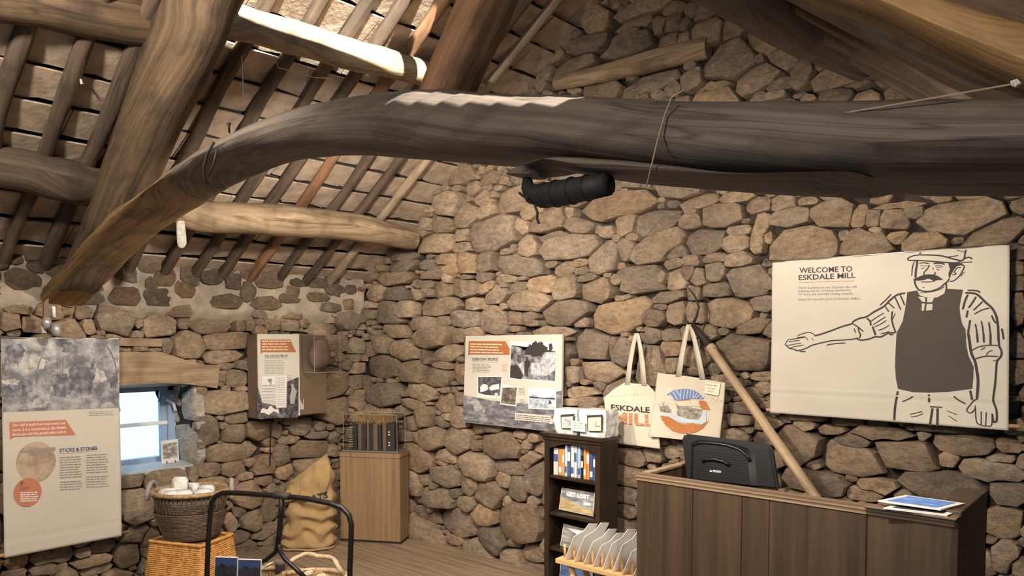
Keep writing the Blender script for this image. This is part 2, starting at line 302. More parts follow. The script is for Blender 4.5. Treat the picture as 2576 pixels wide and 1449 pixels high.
# ------------------------------------------------------------------ rubble walls, laid out stone by stone
# u v w h turn, read off enlarged views of the wall (origin and scale of each view given)
END_STONES = [
 (860, 484, 2.994, '''800 100 190 190 0;1050 40 140 110 0;920 175 180 170 -20;1100 145 150 100 -20;1265 70 270 170 -15;610 240 140 110 0;740 240 200 120 0;1140 295 400 270 -5;880 300 110 60 0;900 350 90 35 0;590 320 150 60 -5;700 385 280 140 0;540 370 70 100 0;890 410 140 80 0;1360 250 120 110 40;1420 150 170 100 -20;1560 225 280 180 -10;1790 245 220 110 10;1710 150 75 80 0;2060 100 600 150 -6;2360 215 320 160 -8;1560 325 260 60 -5;1410 410 130 180 0;1700 420 470 170 0;2010 300 90 80 0;1970 500 230 210 -30;2380 405 400 180 -25;2140 430 110 140 0;2510 450 170 120 0;2490 530 170 80 -10;450 480 210 75 0;440 560 250 90 -5;625 540 110 80 0;770 505 210 90 0;955 540 160 160 10;1095 520 130 160 0;1340 545 400 150 12;1250 450 120 50 0;670 605 200 100 -15;830 580 140 70 0;1570 540 110 50 0;1670 570 140 120 -30;1790 525 120 50 0;1810 590 120 60 0;400 640 310 90 -5;600 690 180 70 0;800 650 60 70 0;950 640 130 35 0;1080 640 120 70 0;1220 650 160 60 0;1360 650 80 40 0;920 715 200 150 0;735 730 150 120 -20;1090 710 120 70 -30;1160 770 220 130 -20;1320 710 150 90 -15;1225 705 60 50 0;1500 695 220 130 0;1680 720 180 180 0;1910 740 260 190 0;2235 665 360 210 -5;1850 640 160 60 -10;2070 660 90 80 0;2510 655 150 170 0;2420 640 60 90 0;250 750 180 120 -20;400 765 200 90 0;545 765 110 90 0;625 750 80 70 0;715 860 350 130 -3;970 840 180 90 0;1100 865 120 50 0;1400 820 310 160 0;1690 900 400 170 -8;2100 920 480 240 -15;2120 795 140 50 -10;2450 790 250 80 -8;2380 860 120 40 0;2340 940 150 120 0;2520 900 140 160 0;320 905 190 170 0;480 880 130 120 0;190 850 60 80 0;590 985 250 110 -5;770 970 100 70 0;910 955 220 130 0;1130 970 200 190 0;1290 945 110 110 0;1400 945 120 100 0;1450 985 90 50 0;1790 970 100 90 0;370 1045 230 100 10;660 1085 340 150 -5;870 1080 110 120 0;990 1050 130 70 0;1560 1050 380 80 0;1870 1150 280 230 5;200 1180 180 120 0;310 1140 100 150 0;460 1180 240 160 10;780 1220 240 120 -10;640 1260 80 60 0;300 1310 260 170 0;540 1350 180 170 0;750 1300 150 60 0;720 1390 190 130 0;870 1350 100 160 0;180 920 120 100 0;1940 1350 310 150 5;1740 1370 110 120 0;2110 1200 160 200 -10;2310 1080 120 130 0;2320 1300 190 330 0;2470 1080 150 90 0;2470 1180 160 100 0;2480 1290 100 110 0;2040 1170 60 150 0'''),
 (860, 965, 2.994, '''330 80 230 170 0;600 60 260 120 10;760 140 150 140 0;540 165 180 80 5;450 210 180 100 -10;620 260 170 150 0;740 290 140 80 0;800 250 110 50 0;890 260 110 180 0;500 300 140 130 0;470 400 170 80 0;560 400 60 90 0;680 410 190 180 0;870 430 210 200 0;1010 470 70 90 0;1180 470 310 190 0;560 550 250 190 15;770 545 160 110 0;740 600 100 35 0;1010 620 270 210 10;1250 630 260 110 0;1400 460 90 70 0;1420 580 180 120 -30;1480 490 120 90 0;1460 700 160 270 0;790 700 230 160 10;530 750 160 180 0;630 720 110 80 0;700 770 80 50 0;770 780 60 60 0;960 770 140 140 0;1200 730 120 130 0;1100 830 240 190 0;1320 800 150 200 0;740 860 260 180 0;850 825 100 80 0;930 900 150 100 0;560 880 80 80 0;1220 890 80 80 0;1440 890 80 90 0;490 930 90 130 0;610 980 200 110 20;860 1040 330 190 15;1060 1000 150 180 0;1340 1060 360 320 0;640 1130 330 200 30;850 1180 110 80 0;870 1260 100 90 0;1130 1190 250 180 20;1060 1300 320 220 20;1280 1320 200 170 -20;1440 1280 180 160 10;1450 1400 170 120 0;1290 1200 90 80 0;2180 560 240 120 0;2150 690 200 170 0;2150 840 150 140 0;2140 960 150 100 0;1800 70 250 70 0;1730 140 110 60 0;1860 140 150 110 0;2480 520 120 90 0'''),
 (1716, 484, 2.994, '''120 70 290 80 -5;400 40 280 80 0;550 100 190 110 -5;570 300 110 330 5;310 165 330 190 -3;60 220 160 110 0;770 80 190 110 -5;940 65 200 60 0;820 185 260 150 -5;1130 170 320 210 0;1340 180 140 160 0;1440 190 140 150 0;1590 210 220 150 10;1760 160 130 80 0;1600 100 490 40 0;2100 190 650 220 -5;150 365 330 190 0;410 280 180 70 0;400 380 170 130 0;890 385 560 250 0;640 340 70 90 0;1210 320 90 80 0;1410 380 420 210 0;1600 345 190 100 0;1460 290 110 60 0;1840 370 350 150 -15;2330 340 520 180 -25;70 510 140 80 0;240 495 200 60 0;440 505 200 100 0;500 680 300 240 0;50 610 100 100 0;135 640 110 130 0;250 600 130 140 0;250 740 230 110 0;80 760 110 110 0;350 900 380 230 10;600 840 180 110 0;530 1010 290 100 -10;80 900 160 160 0;450 1210 470 270 0;200 1060 130 110 0;650 1030 90 120 0;600 1380 160 60 0;230 1330 90 100 0;300 1420 170 80 0;2510 570 130 110 0;2520 450 120 110 0;2510 690 130 120 0;2540 880 80 260 0;2520 1150 120 200 0;2520 1350 130 180 0'''),
 (1716, 965, 2.994, '''520 70 150 70 0;620 40 130 80 0;440 190 190 100 0;430 270 180 90 0;650 290 220 110 0;410 390 220 90 0;610 420 190 90 0;860 470 340 270 10;930 310 140 80 0;1130 350 230 60 0;1280 430 280 110 5;1270 570 470 240 5;1510 380 560 90 3;1680 540 500 240 5;1820 390 100 70 0;2100 470 500 170 5;2450 470 180 100 0;2390 570 240 60 0;2000 570 150 110 0;2320 660 540 150 5;980 610 120 80 0;720 560 120 130 0;1000 740 500 160 5;1460 770 290 100 0;1350 830 300 90 0;1950 780 700 200 5;2450 810 280 170 0;2420 1050 260 220 0;2430 1320 180 250 5;2530 1380 120 140 0'''),
 (860, 0, 2.994, '''1910 160 170 190 -30;1860 345 240 180 -10;2170 390 430 220 -10;2130 250 330 110 -25;1740 530 380 190 -15;2380 190 140 150 0;2500 170 170 160 0;2470 330 190 140 0;2300 620 500 120 -10;2250 50 500 130 -5;2480 60 150 100 0;1940 530 60 60 0;2180 180 300 110 -10'''),
 (1716, 0, 2.994, '''60 90 120 120 0;175 105 150 110 0;30 180 90 120 0;180 240 220 160 10;20 310 110 130 0;390 200 180 170 0;570 310 300 150 30;370 450 400 260 -25;210 400 110 130 0;760 430 260 180 0;580 570 370 150 -20;60 600 160 150 0;260 640 200 60 0;915 550 130 210 10;1240 560 560 150 -3;1300 635 200 40 0;1700 520 330 80 -4;1650 580 330 100 0;1810 590 100 80 0;2010 550 280 110 -15;2280 580 150 60 0'''),
]
LEFT_STONES = [
 (0, 484, 2.994, '''640 890 140 150 -20;870 940 330 230 10;660 1000 100 130 0;1210 1010 280 160 0;1050 980 80 80 0;1050 850 220 160 0;880 740 230 170 0;1355 870 250 140 0;1600 830 310 250 10;1210 800 100 90 0;1390 990 120 90 0;1600 1010 350 110 0;1830 890 130 140 0;1950 890 110 100 20;1810 1010 80 80 0;1870 1000 80 90 0;2055 1000 120 80 0;2180 1000 140 80 0;2190 900 260 90 10;2290 980 70 80 0;2400 900 200 190 0;2450 1030 250 80 0;2020 830 170 120 0;1410 1140 250 200 0;1710 1120 370 140 0;1700 1230 360 90 0;1710 1310 110 50 0;1840 1300 110 80 0;1780 1400 150 120 0;80 970 160 130 0;150 880 220 70 0;1050 1180 130 50 0;950 1180 90 50 0;1160 1195 130 50 0;1260 1150 80 130 0;130 540 230 130 0;60 420 140 80 0;100 640 200 120 0;60 760 160 120 0'''),
 (0, 965, 2.994, '''985 165 150 170 0;985 350 150 180 0;990 505 150 80 0;990 600 150 90 0;1000 730 180 140 0;1270 730 340 140 -8;1020 920 230 270 -10;1450 680 80 130 0;1690 140 360 150 0;1560 340 140 210 0;1780 255 180 90 0;1770 380 160 150 0;1740 520 440 140 0;1580 650 190 110 0;1780 640 220 110 -5;1590 750 240 110 0;1750 750 100 60 0;1850 700 120 60 0;1860 840 230 220 0;1900 600 120 70 0;1990 620 150 160 -30;2120 560 120 180 0;2350 490 260 150 0;2190 420 150 70 0;2400 390 180 60 0;1960 350 180 150 0;2090 360 90 100 0;2270 320 200 120 -20;2500 500 90 100 0;2520 410 100 90 0;2360 610 280 100 0;2150 660 150 100 0;1990 730 150 80 0;1730 1040 90 140 -10;1800 960 110 90 0;1900 1040 140 190 -10;2030 960 110 190 0;2000 1110 200 90 -20;1800 1160 260 80 -15;1690 1200 100 60 0;1830 1230 220 90 0;2040 1190 100 100 0;400 1310 330 130 -10;630 1270 120 70 0;780 1240 200 130 -15;970 1290 180 200 -15;720 1330 300 80 -5;1030 1140 230 130 -10;130 1350 180 90 0;340 1390 200 90 0;100 1430 200 60 0;740 1400 230 70 0;1150 1170 130 180 0;1130 1270 100 90 0'''),
]
MORTARED = (0, 484, 2.994, '''950 610 190 100 20;1130 550 160 100 0;1240 640 140 130 0;1145 700 90 110 0;1430 630 120 150 0;1490 550 50 70 0;1590 640 150 90 0;1760 670 120 110 0;1870 610 90 90 0;1660 510 90 50 0;1380 730 150 100 0;2010 660 200 100 0;1870 740 100 140 0;2120 590 90 80 0;2210 760 90 100 0;2330 610 70 70 0;2400 790 150 60 0;2400 680 170 60 0;2240 680 90 50 0;1390 480 60 40 0;1200 480 60 60 0;1070 470 60 70 0;2060 540 70 60 0;1720 590 90 60 0;1620 570 60 50 0;2480 730 60 70 0;2500 650 100 60 0;2300 560 60 50 0;1830 550 40 60 0;2180 800 130 60 0''')

def seeds_from(frame, lists):
    out = []
    for ox, oy, s, txt in lists:
        for row in txt.split(';'):
            u, v, w, h, a = [float(q) for q in row.split()]
            px, py = ox + u / s, oy + v / s
            c = frame.uv(px, py); e = frame.uv(px + w / s / 2, py); g = frame.uv(px, py + h / s / 2)
            out.append((c[0], c[1], 2 * abs(e[0] - c[0]), 2 * abs(g[1] - c[1]), -math.radians(a)))
    return out
def in_poly(U, V, poly):
    r = np.zeros(U.shape, bool); n = len(poly)
    for i in range(n):
        x1, y1 = poly[i]; x2, y2 = poly[(i + 1) % n]
        if y1 == y2: continue
        r ^= ((V < y1) != (V < y2)) & (U < (x2 - x1) * (V - y1) / (y2 - y1) + x1)
    return r
def angular(pts, c, tol):
    """straighten a ring of points into a few flat sides, then spread 20 points along them"""
    n = len(pts); P = [np.array(p) for p in pts]; cc = np.array(c)
    far = max(range(n), key=lambda i: np.hypot(*(P[i] - cc))); P = P[far:] + P[:far] + [P[far]]
    opp = max(range(n), key=lambda i: np.hypot(*(P[i] - P[0])))
    def dp(i, j):
        if j <= i + 1: return []
        d = P[j] - P[i]; L = np.hypot(*d) + 1e-9
        ds = [abs(d[0] * (P[k][1] - P[i][1]) - d[1] * (P[k][0] - P[i][0])) / L for k in range(i + 1, j)]
        m = int(np.argmax(ds))
        if ds[m] < tol: return []
        k = i + 1 + m; return dp(i, k) + [k] + dp(k, j)
    idx = [0] + dp(0, opp) + [opp] + dp(opp, n)
    V = [P[i] for i in idx]; m = len(V)
    if m < 3: return [tuple(p) for p in pts]
    out = []
    seg = [np.hypot(*(V[(i + 1) % m] - V[i])) for i in range(m)]; tot = sum(seg); N_ = 20
    cnt = [max(1, int(round(N_ * s / tot))) for s in seg]
    while sum(cnt) > N_: cnt[int(np.argmax(cnt))] -= 1
    while sum(cnt) < N_: cnt[int(np.argmax(np.array(seg) / np.array(cnt)))] += 1
    for i in range(m):
        for k in range(cnt[i]): out.append(tuple(V[i] + (V[(i + 1) % m] - V[i]) * (k / cnt[i])))
    return out
def layout(u0, u1, v0, v1, mask_fn, seeds, blocked, sizes, rng, res=0.0085):
    nu, nv = int((u1 - u0) / res), int((v1 - v0) / res)
    U, V = np.meshgrid(u0 + (np.arange(nu) + .5) * res, v0 + (np.arange(nv) + .5) * res)
    ok = mask_fn(U, V)
    for p in blocked: ok &= ~in_poly(U, V, p)
    D = np.full(U.shape, 9.0); L = np.full(U.shape, -1, int); st = []
    def dist(s, grow):
        cu, cv, w, h, a = s; R = (max(w, h) / 2) * grow * 1.3
        i0, i1 = max(0, int((cu - R - u0) / res)), min(nu, int((cu + R - u0) / res) + 1)
        j0, j1 = max(0, int((cv - R - v0) / res)), min(nv, int((cv + R - v0) / res) + 1)
        if i1 <= i0 or j1 <= j0: return None
        du, dv = U[j0:j1, i0:i1] - cu, V[j0:j1, i0:i1] - cv
        x = (du * math.cos(a) + dv * math.sin(a)) / (w / 2); y = (-du * math.sin(a) + dv * math.cos(a)) / (h / 2)
        return (slice(j0, j1), slice(i0, i1)), (np.abs(x) ** 2.8 + np.abs(y) ** 2.8) ** (1 / 2.8)
    def stamp(s, grow=1.35):
        k = len(st); r = dist(s, grow)
        if r is None: return
        sl, d = r; st.append(s); b = d < D[sl]
        D[sl] = np.where(b, d, D[sl]); L[sl] = np.where(b, k, L[sl])
    for s in seeds: stamp(s)
    for w, tries in sizes:                              # fill what is left with ever smaller stones
        free = (ok & (D > 1.06)).astype(np.int32)
        I = np.zeros((nv + 1, nu + 1), np.int64); I[1:, 1:] = free.cumsum(0).cumsum(1)
        js, is_ = np.nonzero(free)
        if len(js) == 0: break
        for t in range(tries):
            q = rng.integers(len(js)); j, i = js[q], is_[q]
            ww = w * rng.uniform(.75, 1.25); hh = ww * rng.uniform(.42, .85)
            if D[j, i] <= 1.06: continue
            a, b = int(ww / res / 2), int(hh / res / 2)
            i0, i1, j0, j1 = max(0, i - a), min(nu, i + a + 1), max(0, j - b), min(nv, j + b + 1)
            if (i1 - i0) * (j1 - j0) < .6 * (2 * a + 1) * (2 * b + 1): continue
            if (D[j0:j1, i0:i1] > 1.04).sum() < .93 * (i1 - i0) * (j1 - j0): continue
            if ok[j0:j1, i0:i1].sum() < .7 * (i1 - i0) * (j1 - j0): continue
            stamp((U[j, i], V[j, i], ww, hh, rng.normal(0, .10)))
    L[~ok] = -2; L[(D > 1.30) & ok] = -1
    polys = []
    for k, (cu, cv, w, h, a) in enumerate(st):
        i, j = int((cu - u0) / res), int((cv - v0) / res)
        if not (0 <= i < nu and 0 <= j < nv) or L[j, i] != k: polys.append(None); continue
        n = 18; rad = []
        for q in range(n):
            th = q * 2 * math.pi / n; c, s_ = math.cos(th), math.sin(th); r = 0
            while True:
                r += res * .7
                ii, jj = int((cu + c * r - u0) / res), int((cv + s_ * r - v0) / res)
                if not (0 <= ii < nu and 0 <= jj < nv) or L[jj, ii] != k: break
            rad.append(r)
        rad = np.array(rad); rad = .80 * rad + .10 * np.roll(rad, 1) + .10 * np.roll(rad, -1)
        gap = 0.0035 + 0.012 * min(w, h)
        rad = np.maximum(rad - gap, .012)
        polys.append(angular([(cu + math.cos(q * 2 * math.pi / n) * rad[q], cv + math.sin(q * 2 * math.pi / n) * rad[q]) for q in range(n)], (cu, cv), .10 * min(w, h)))
    return [(s, p) for s, p in zip(st, polys) if p]
TONES = [(0.37, 0.285, 0.205), (0.33, 0.255, 0.19), (0.40, 0.30, 0.205), (0.29, 0.24, 0.195), (0.36, 0.265, 0.18), (0.45, 0.35, 0.255), (0.26, 0.22, 0.185), (0.43, 0.30, 0.19), (0.38, 0.30, 0.225), (0.31, 0.255, 0.205)]
def stone_mesh(mb, tones, place, s, poly, rng, flat=False):
    cu, cv, w, h, a = s; m = min(w, h); n = len(poly)
    proud = rng.uniform(-.018, .036) + (.02 if m > .14 else 0)
    if flat: proud = rng.uniform(.012, .022)
    dome = m * (rng.uniform(.02, .075) if not flat else .02)
    planes = [(rng.normal(0, .17), rng.normal(-.02, .16), rng.uniform(0, .4) * dome) for _ in range(3)]
    base = len(mb.v); off = rng.uniform(0, 50)
    e = min(.012, .05 * m)
    cols = [(.98, -.085, 1.0), (1.0, -2.2 * e, 1.0), (.965, -.35 * e, 1.0), (.88, .35, 0), (.62, .75, 0), (.32, 1.0, 0)]
    for sc_, d, isabs in cols:
        for (pu, pv) in poly:
            u, v = cu + (pu - cu) * sc_, cv + (pv - cv) * sc_
            t = min(pl[0] * (u - cu) + pl[1] * (v - cv) + pl[2] for pl in planes)
            hh = proud + t + (d if isabs else d * dome) + (mnoise.noise(Vector((u * 22, v * 22, off))) * .011 + mnoise.noise(Vector((u * 8, v * 8, off))) * .014 if d != -.085 else 0)
            if d == -.085: hh = -.085
            mb.v.append(tuple(place(u, v, hh)))
    t = min(pl[2] for pl in planes); mb.v.append(tuple(place(cu, cv, proud + t + dome)))
    for r in range(5):
        for q in range(n):
            l = (q + 1) % n; mb.f.append((base + r * n + q, base + r * n + l, base + (r + 1) * n + l, base + (r + 1) * n + q))
    for q in range(n): mb.f.append((base + 5 * n + q, base + 5 * n + (q + 1) % n, base + 6 * n))
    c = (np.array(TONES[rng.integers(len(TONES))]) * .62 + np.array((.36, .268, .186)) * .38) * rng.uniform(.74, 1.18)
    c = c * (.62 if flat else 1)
    tones += [tuple(c) + (1,)] * (6 * n + 1)
def stone_obj(name, mb, tones, parent, mat=None):
    o = obj(name, mb, mat or M['stone'], parent, smooth=True, sharp=34)
    at = o.data.color_attributes.new('tone', 'FLOAT_COLOR', 'POINT')
    at.data.foreach_set('color', np.array(tones, np.float32).ravel()); return o
def lay_wall(parent, place, stones, rng, share=290, flat_fn=None, score=None):
    stones = sorted(stones, key=score)
    rest, rt = MB(), []
    for k, (s, p) in enumerate(stones):
        flat = bool(flat_fn and flat_fn(s))
        if k < share:
            mb, t = MB(), []; stone_mesh(mb, t, place, s, p, rng, flat); stone_obj('stone', mb, t, parent)
        else: stone_mesh(rest, rt, place, s, p, rng, flat)
    if rest.v:
        o = stone_obj('small_stones', rest, rt, parent); o['kind'] = 'stuff'
FE, FL = end_frame(0), left_frame(0)
def px_of(P):
    q = Vector(P) - EYE; z = q.dot(FW); return CX + F * q.dot(RT) / z, PY - F * q.dot(UP) / z
SHIELD = [(1940, 640, 2540, 1080), (1600, 1200, 2490, 1449), (1170, 845, 1415, 1070), (1375, 1085, 1550, 1449), (1640, 940, 1820, 1110), (1530, 960, 1640, 1120), (1715, 1095, 1950, 1220), (5, 850, 300, 1380), (640, 845, 820, 1050), (860, 1040, 1000, 1360)]
def seen_size(frame):
    def fn(e):
        s = e[0]; P = frame.P(s[0], s[1]); px, py = px_of(P)
        sz = s[2] * s[3] * (1.0 / (P - EYE).length ** 2)
        if not (-40 < px < 2616 and -40 < py < 1490) or (P - EYE).dot(FW) < .3: sz *= .001
        for x0, y0, x1, y1 in SHIELD:
            if x0 < px < x1 and y0 < py < y1: sz *= .01
        return -sz
    return fn
# end wall (gable)
wall_end = struct('wall_end', (0, YE, 0))
pole_poly = [FE.uv(*q) for q in ((1395, 222), (1400, 196), (1600, 140), (1775, 98), (1790, 138), (1600, 190), (1480, 218))]
rng = np.random.default_rng(11)
se = layout(XL - .02, 1.0, -.02, 3.75, lambda U, V: V < np.minimum(RZ0 + RS * (U - XL), ZR - RS2 * (U - RIDGE)) + .02, seeds_from(FE, END_STONES), [pole_poly],
            [(.30, 300), (.20, 900), (.13, 1500), (.085, 2500), (.055, 3500)], rng)
lay_wall(wall_end, FE.P, se, rng, score=seen_size(FE))
obj('wall_core', MB().prism([(XL - .5, YE + .075, -.05), (1.75, YE + .075, -.05), (1.75, YE + .075, 2.3), (.3, YE + .075, 2.3), (RIDGE, YE + .075, ZR + .1), (XL - .5, YE + .075, RZ0 - .2)], (0, .45, 0)), M['bed'], wall_end)
# left wall (eaves), with the window opening
WY0, WY1, WZ0, WZ1 = 1.80, 2.29, 0.66, 1.235
wall_left = struct('wall_left', (XL, 0, 0))
lint = [(262, 893), (300, 885), (400, 885), (470, 908), (508, 917), (548, 918), (541, 976), (460, 965), (400, 963), (330, 968), (262, 972)]
lint_poly = [FL.uv(*q) for q in lint]
slat_poly = [FL.uv(*q) for q in ((296, 850), (404, 850), (404, 872), (296, 872))]
rng = np.random.default_rng(23)
sl_ = layout(-1.6, YE + .02, -.02, 2.22, lambda U, V: V < 1.74 + .02 * np.sin(U * 9), seeds_from(FL, LEFT_STONES),
             [lint_poly, slat_poly, [(WY0, WZ0), (WY1, WZ0), (WY1, WZ1 + .04), (WY0, WZ1 + .04)]], [(.30, 300), (.20, 900), (.13, 1500), (.085, 2500), (.055, 2500)], rng)
sm = layout(-1.6, YE + .02, 1.70, 2.24, lambda U, V: V > 1.735, seeds_from(FL, [MORTARED]), [], [(.20, 140), (.11, 160)], rng)
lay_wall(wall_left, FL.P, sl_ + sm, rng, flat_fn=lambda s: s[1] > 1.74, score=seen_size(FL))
mort = MB().grid(lambda a, b: FL.P(-1.6 + a * (YE + 1.6), 1.645 + b * .63 + .025 * mnoise.noise(Vector((a * 30, 0, 0))) * (1 - b), -.004 + .012 * mnoise.noise(Vector((a * 40, b * 6, 3))) + .006 * mnoise.noise(Vector((a * 140, b * 20, 5))) - (.05 * max(0, 1 - b * 8))), 220, 26)
obj('lime_mortar', mort, M['mortar'], wall_left, smooth=True)
core = MB()
for y0, y1, z0, z1 in ((-1.7, WY0, -.05, 2.26), (WY1, YE + .5, -.05, 2.26), (WY0, WY1, -.05, WZ0), (WY0, WY1, WZ1 + .05, 2.26)):
    core.box((XL - .075 - .24, (y0 + y1) / 2, (z0 + z1) / 2), (.48, y1 - y0, z1 - z0))
obj('wall_core', core, M['bed'], wall_left)
# stones lining the window reveal (far jamb, near jamb, head)
rev = Frame((XL, WY1 + .0, 0), (-1, 0, 0), (0, 0, 1)); rev.N = Vector((0, -1, 0))
rng = np.random.default_rng(5)
rs = layout(-.02, .36, WZ0 - .02, WZ1 + .06, lambda U, V: U > -9, [], [], [(.30, 200), (.22, 200), (.12, 200)], rng, res=.006)
rt = []; 
for s, p in rs:
    mb, t = MB(), []; stone_mesh(mb, t, lambda u, v, h: rev.o + rev.U * u + rev.V * v + rev.N * (h * .55 - .005), s, p, rng); stone_obj('reveal_stone', mb, [(.58, .53, .47, 1)] * len(t), wall_left)
obj('reveal_head', MB().hexa([(XL - .02, WY0 - .02, WZ1), (XL - .02, WY1, WZ1), (XL - .36, WY1, WZ1 - .05), (XL - .36, WY0 - .02, WZ1 - .05)], [(XL - .02, WY0 - .02, WZ1 + .06), (XL - .02, WY1, WZ1 + .06), (XL - .36, WY1, WZ1 + .06), (XL - .36, WY0 - .02, WZ1 + .06)]), M['mortar'], wall_left)

# ------------------------------------------------------------------ floor boards (run along the gable wall)
floor = struct('floor')
y = -2.5; k = 0
while y < YE + .05:
    w = random.uniform(.13, .19); x = -4.9
    cuts = [-4.9, random.uniform(-3.8, -2.2), random.uniform(-1.4, .2), 1.7]
    for a, b in zip(cuts, cuts[1:]):
        if y > .5 or b > -2.5:
            mb = MB().box(((a + b) / 2, y + w / 2, -.02 + random.uniform(-.0025, .0025)), (b - a - .004, w - .009, .04)); obj('plank', mb, M['floor'], floor, bevel=.002)
    y += w
obj('joists', MB().box((-1.6, .55, -.07), (6.7, 6.2, .05)), M['dark'], floor)

# ------------------------------------------------------------------ roof: slates and rafters on the left slope, plain slope on the right
ceil_l = struct('ceiling_left', (XL, 1, RZ0))
sdir = Vector((1, 0, RS)).normalized(); snorm = Vector((-RS, 0, 1)).normalized(); S0 = Vector((XL - .25, 0, RZ0 - RS * .25))
slen = (RIDGE - XL + .25) / sdir.x
nc = 17; step = slen / nc
for c in range(nc):
    y = -1.45 + random.uniform(0, .2)
    while y < YE + .05:
        w = random.uniform(.22, .40); w = min(w, YE + .1 - y)
        if w > .05:
            d0 = random.uniform(-.003, .004); j = [random.uniform(-.012, .012) for _ in range(5)]
            lo, hi = c * step + .006, (c + 1) * step + .002
            mb = MB(); n5 = 4; b0, t0 = [], []
            outline = [(y + .003 + (w - .006) * q / n5, lo + j[q]) for q in range(n5 + 1)] + [(y + w - .003, hi), (y + .003, hi)]
            top = []
            for (yy, ss) in outline:
                f_ = (ss - lo) / (hi - lo); base = S0 + sdir * ss + Vector((0, yy, 0)) + snorm * (.024 - f_ * .030 + d0 + .004 * mnoise.noise(Vector((yy * 9, ss * 9, 1))))
                b0.append(base); top.append(base + snorm * .012)
            nn = len(b0); mb.add(b0 + top, [tuple(range(nn))[::-1], tuple(range(nn, 2 * nn))] + [(q, (q + 1) % nn, nn + (q + 1) % nn, nn + q) for q in range(nn)])
            obj('slate', mb, M['slate'], ceil_l)
        y += w
obj('roof_deck', MB().prism([S0 + snorm * .05 + Vector((0, -1.6, 0)), S0 + snorm * .05 + Vector((0, YE + .5, 0)), S0 + sdir * (slen + .05) + snorm * .05 + Vector((0, YE + .5, 0)), S0 + sdir * (slen + .05) + snorm * .05 + Vector((0, -1.6, 0))], snorm * .03), M['deck'], ceil_l)

def timber(name, secs, mat, parent=None, n=16, power=2.6, rough=.006, sub=4, seed=0.0, twist=0.0):
    """secs: (centre, half-axis a, half-axis b); smooth rough-hewn timber with UVs in metres along and around"""
    cs = [tuple(Vector(q) for q in s) for s in secs]; fine = []
    for i in range(len(cs) - 1):
        p0, p1, p2, p3 = cs[max(i - 1, 0)], cs[i], cs[i + 1], cs[min(i + 2, len(cs) - 1)]
        for k in range(sub):
            t = k / sub
            fine.append(tuple(.5 * ((2 * b) + (c - a) * t + (2 * a - 5 * b + 4 * c - d) * t * t + (3 * b - a - 3 * c + d) * t ** 3) for a, b, c, d in zip(p0, p1, p2, p3)))
    fine.append(cs[-1])
    mb = MB(); mb.uv = []; L = 0; rings = []
    for i, (c, a, b) in enumerate(fine):
        if i: L += (c - fine[i - 1][0]).length
        R = []; g = 0
        for k in range(n + 1):
            th = 2 * math.pi * (k % n) / n + twist
            x, y = math.cos(th), math.sin(th); r = (abs(x) ** power + abs(y) ** power) ** (-1 / power)
            q = a * (x * r) + b * (y * r); ln = q.length
            nz = mnoise.noise(Vector((c.x * 3 + x * 1.2 + seed, c.y * 3 + y * 1.2, c.z * 3))) + .5 * mnoise.noise(Vector((c.x * 9 + x * 3 + seed, c.y * 9 + y * 3, c.z * 9)))
            v = c + q * (1 + nz * rough / max(ln, .01))
            R.append(v); mb.uv.append((L + seed, (k / n) * (a.length + b.length) * 3.2 + seed * 3))
        rings.append(R)
    m = n + 1
    for R in rings: mb.v += [tuple(q) for q in R]
    for i in range(len(rings) - 1):
        for k in range(n): mb.f.append((i * m + k, i * m + k + 1, (i + 1) * m + k + 1, (i + 1) * m + k))
    mb.f.append(tuple(range(n))[::-1]); mb.f.append(tuple((len(rings) - 1) * m + k for k in range(n)))
    me = bpy.data.meshes.new(name); me.from_pydata(mb.v, [], mb.f)
    bm = bmesh.new(); bm.from_mesh(me); bmesh.ops.recalc_face_normals(bm, faces=bm.faces); bm.to_mesh(me); bm.free()
    l = me.uv_layers.new(name='UVMap')
    for lp in me.loops: l.data[lp.index].uv = mb.uv[lp.vertex_index]
    me.shade_smooth(); me.set_sharp_from_angle(angle=math.radians(50))
    o = bpy.data.objects.new(name, me); me.materials.append(mat); COL.objects.link(o)
    if parent is not None: o.parent = parent; o.matrix_parent_inverse = Matrix.Translation(parent.location).inverted()
    return o
def log(name, p0, p1, r, mat, parent=None, n=12, power=2.2, wob=.012, rough=.008, seed=0.0, parts=6, flat=1.0, taper=1.0):
    p0, p1 = Vector(p0), Vector(p1); t = (p1 - p0).normalized()
    a = t.cross(Vector((0, 0, 1))); a = a.normalized() if a.length > .01 else Vector((1, 0, 0)); b = a.cross(t).normalized()
    rn = random.Random(seed * 31 + 5); secs = []
    for k in range(parts + 1):
        f_ = k / parts; rr = r * (1 + (taper - 1) * f_) * rn.uniform(.92, 1.08)
        secs.append((p0.lerp(p1, f_) + a * rn.uniform(-wob, wob) + b * rn.uniform(-wob, wob), a * rr, b * rr * flat))
    return timber(name, secs, mat, parent, n, power, rough, 3, seed)
for k, yy in enumerate([-1.2, -.95, -.7, -.45, -.2, .05, .3, .55, .78, 1.0, 1.22, 1.42, 1.65, 1.88, 2.10, 2.30, 2.50, 2.71, 2.94, 3.15, 3.36]):
    a = S0 + sdir * .12 + Vector((0, yy, 0)) - snorm * .022; b = S0 + sdir * (slen - .02) + Vector((0, yy + random.uniform(-.04, .04), 0)) - snorm * .022
    mt = M['rafter2'] if abs(yy - 2.71) < .01 else M['rafter3'] if abs(yy - 3.36) < .01 else M['rafter']
    log('rafter', a, b,   .033 * random.uniform(.85, 1.2), mt, ceil_l, 10, 2.8, .010, .006, k * 1.7 + 1, 8, 1.0)
ceil_r = struct('ceiling_right', (0, 1, 2))
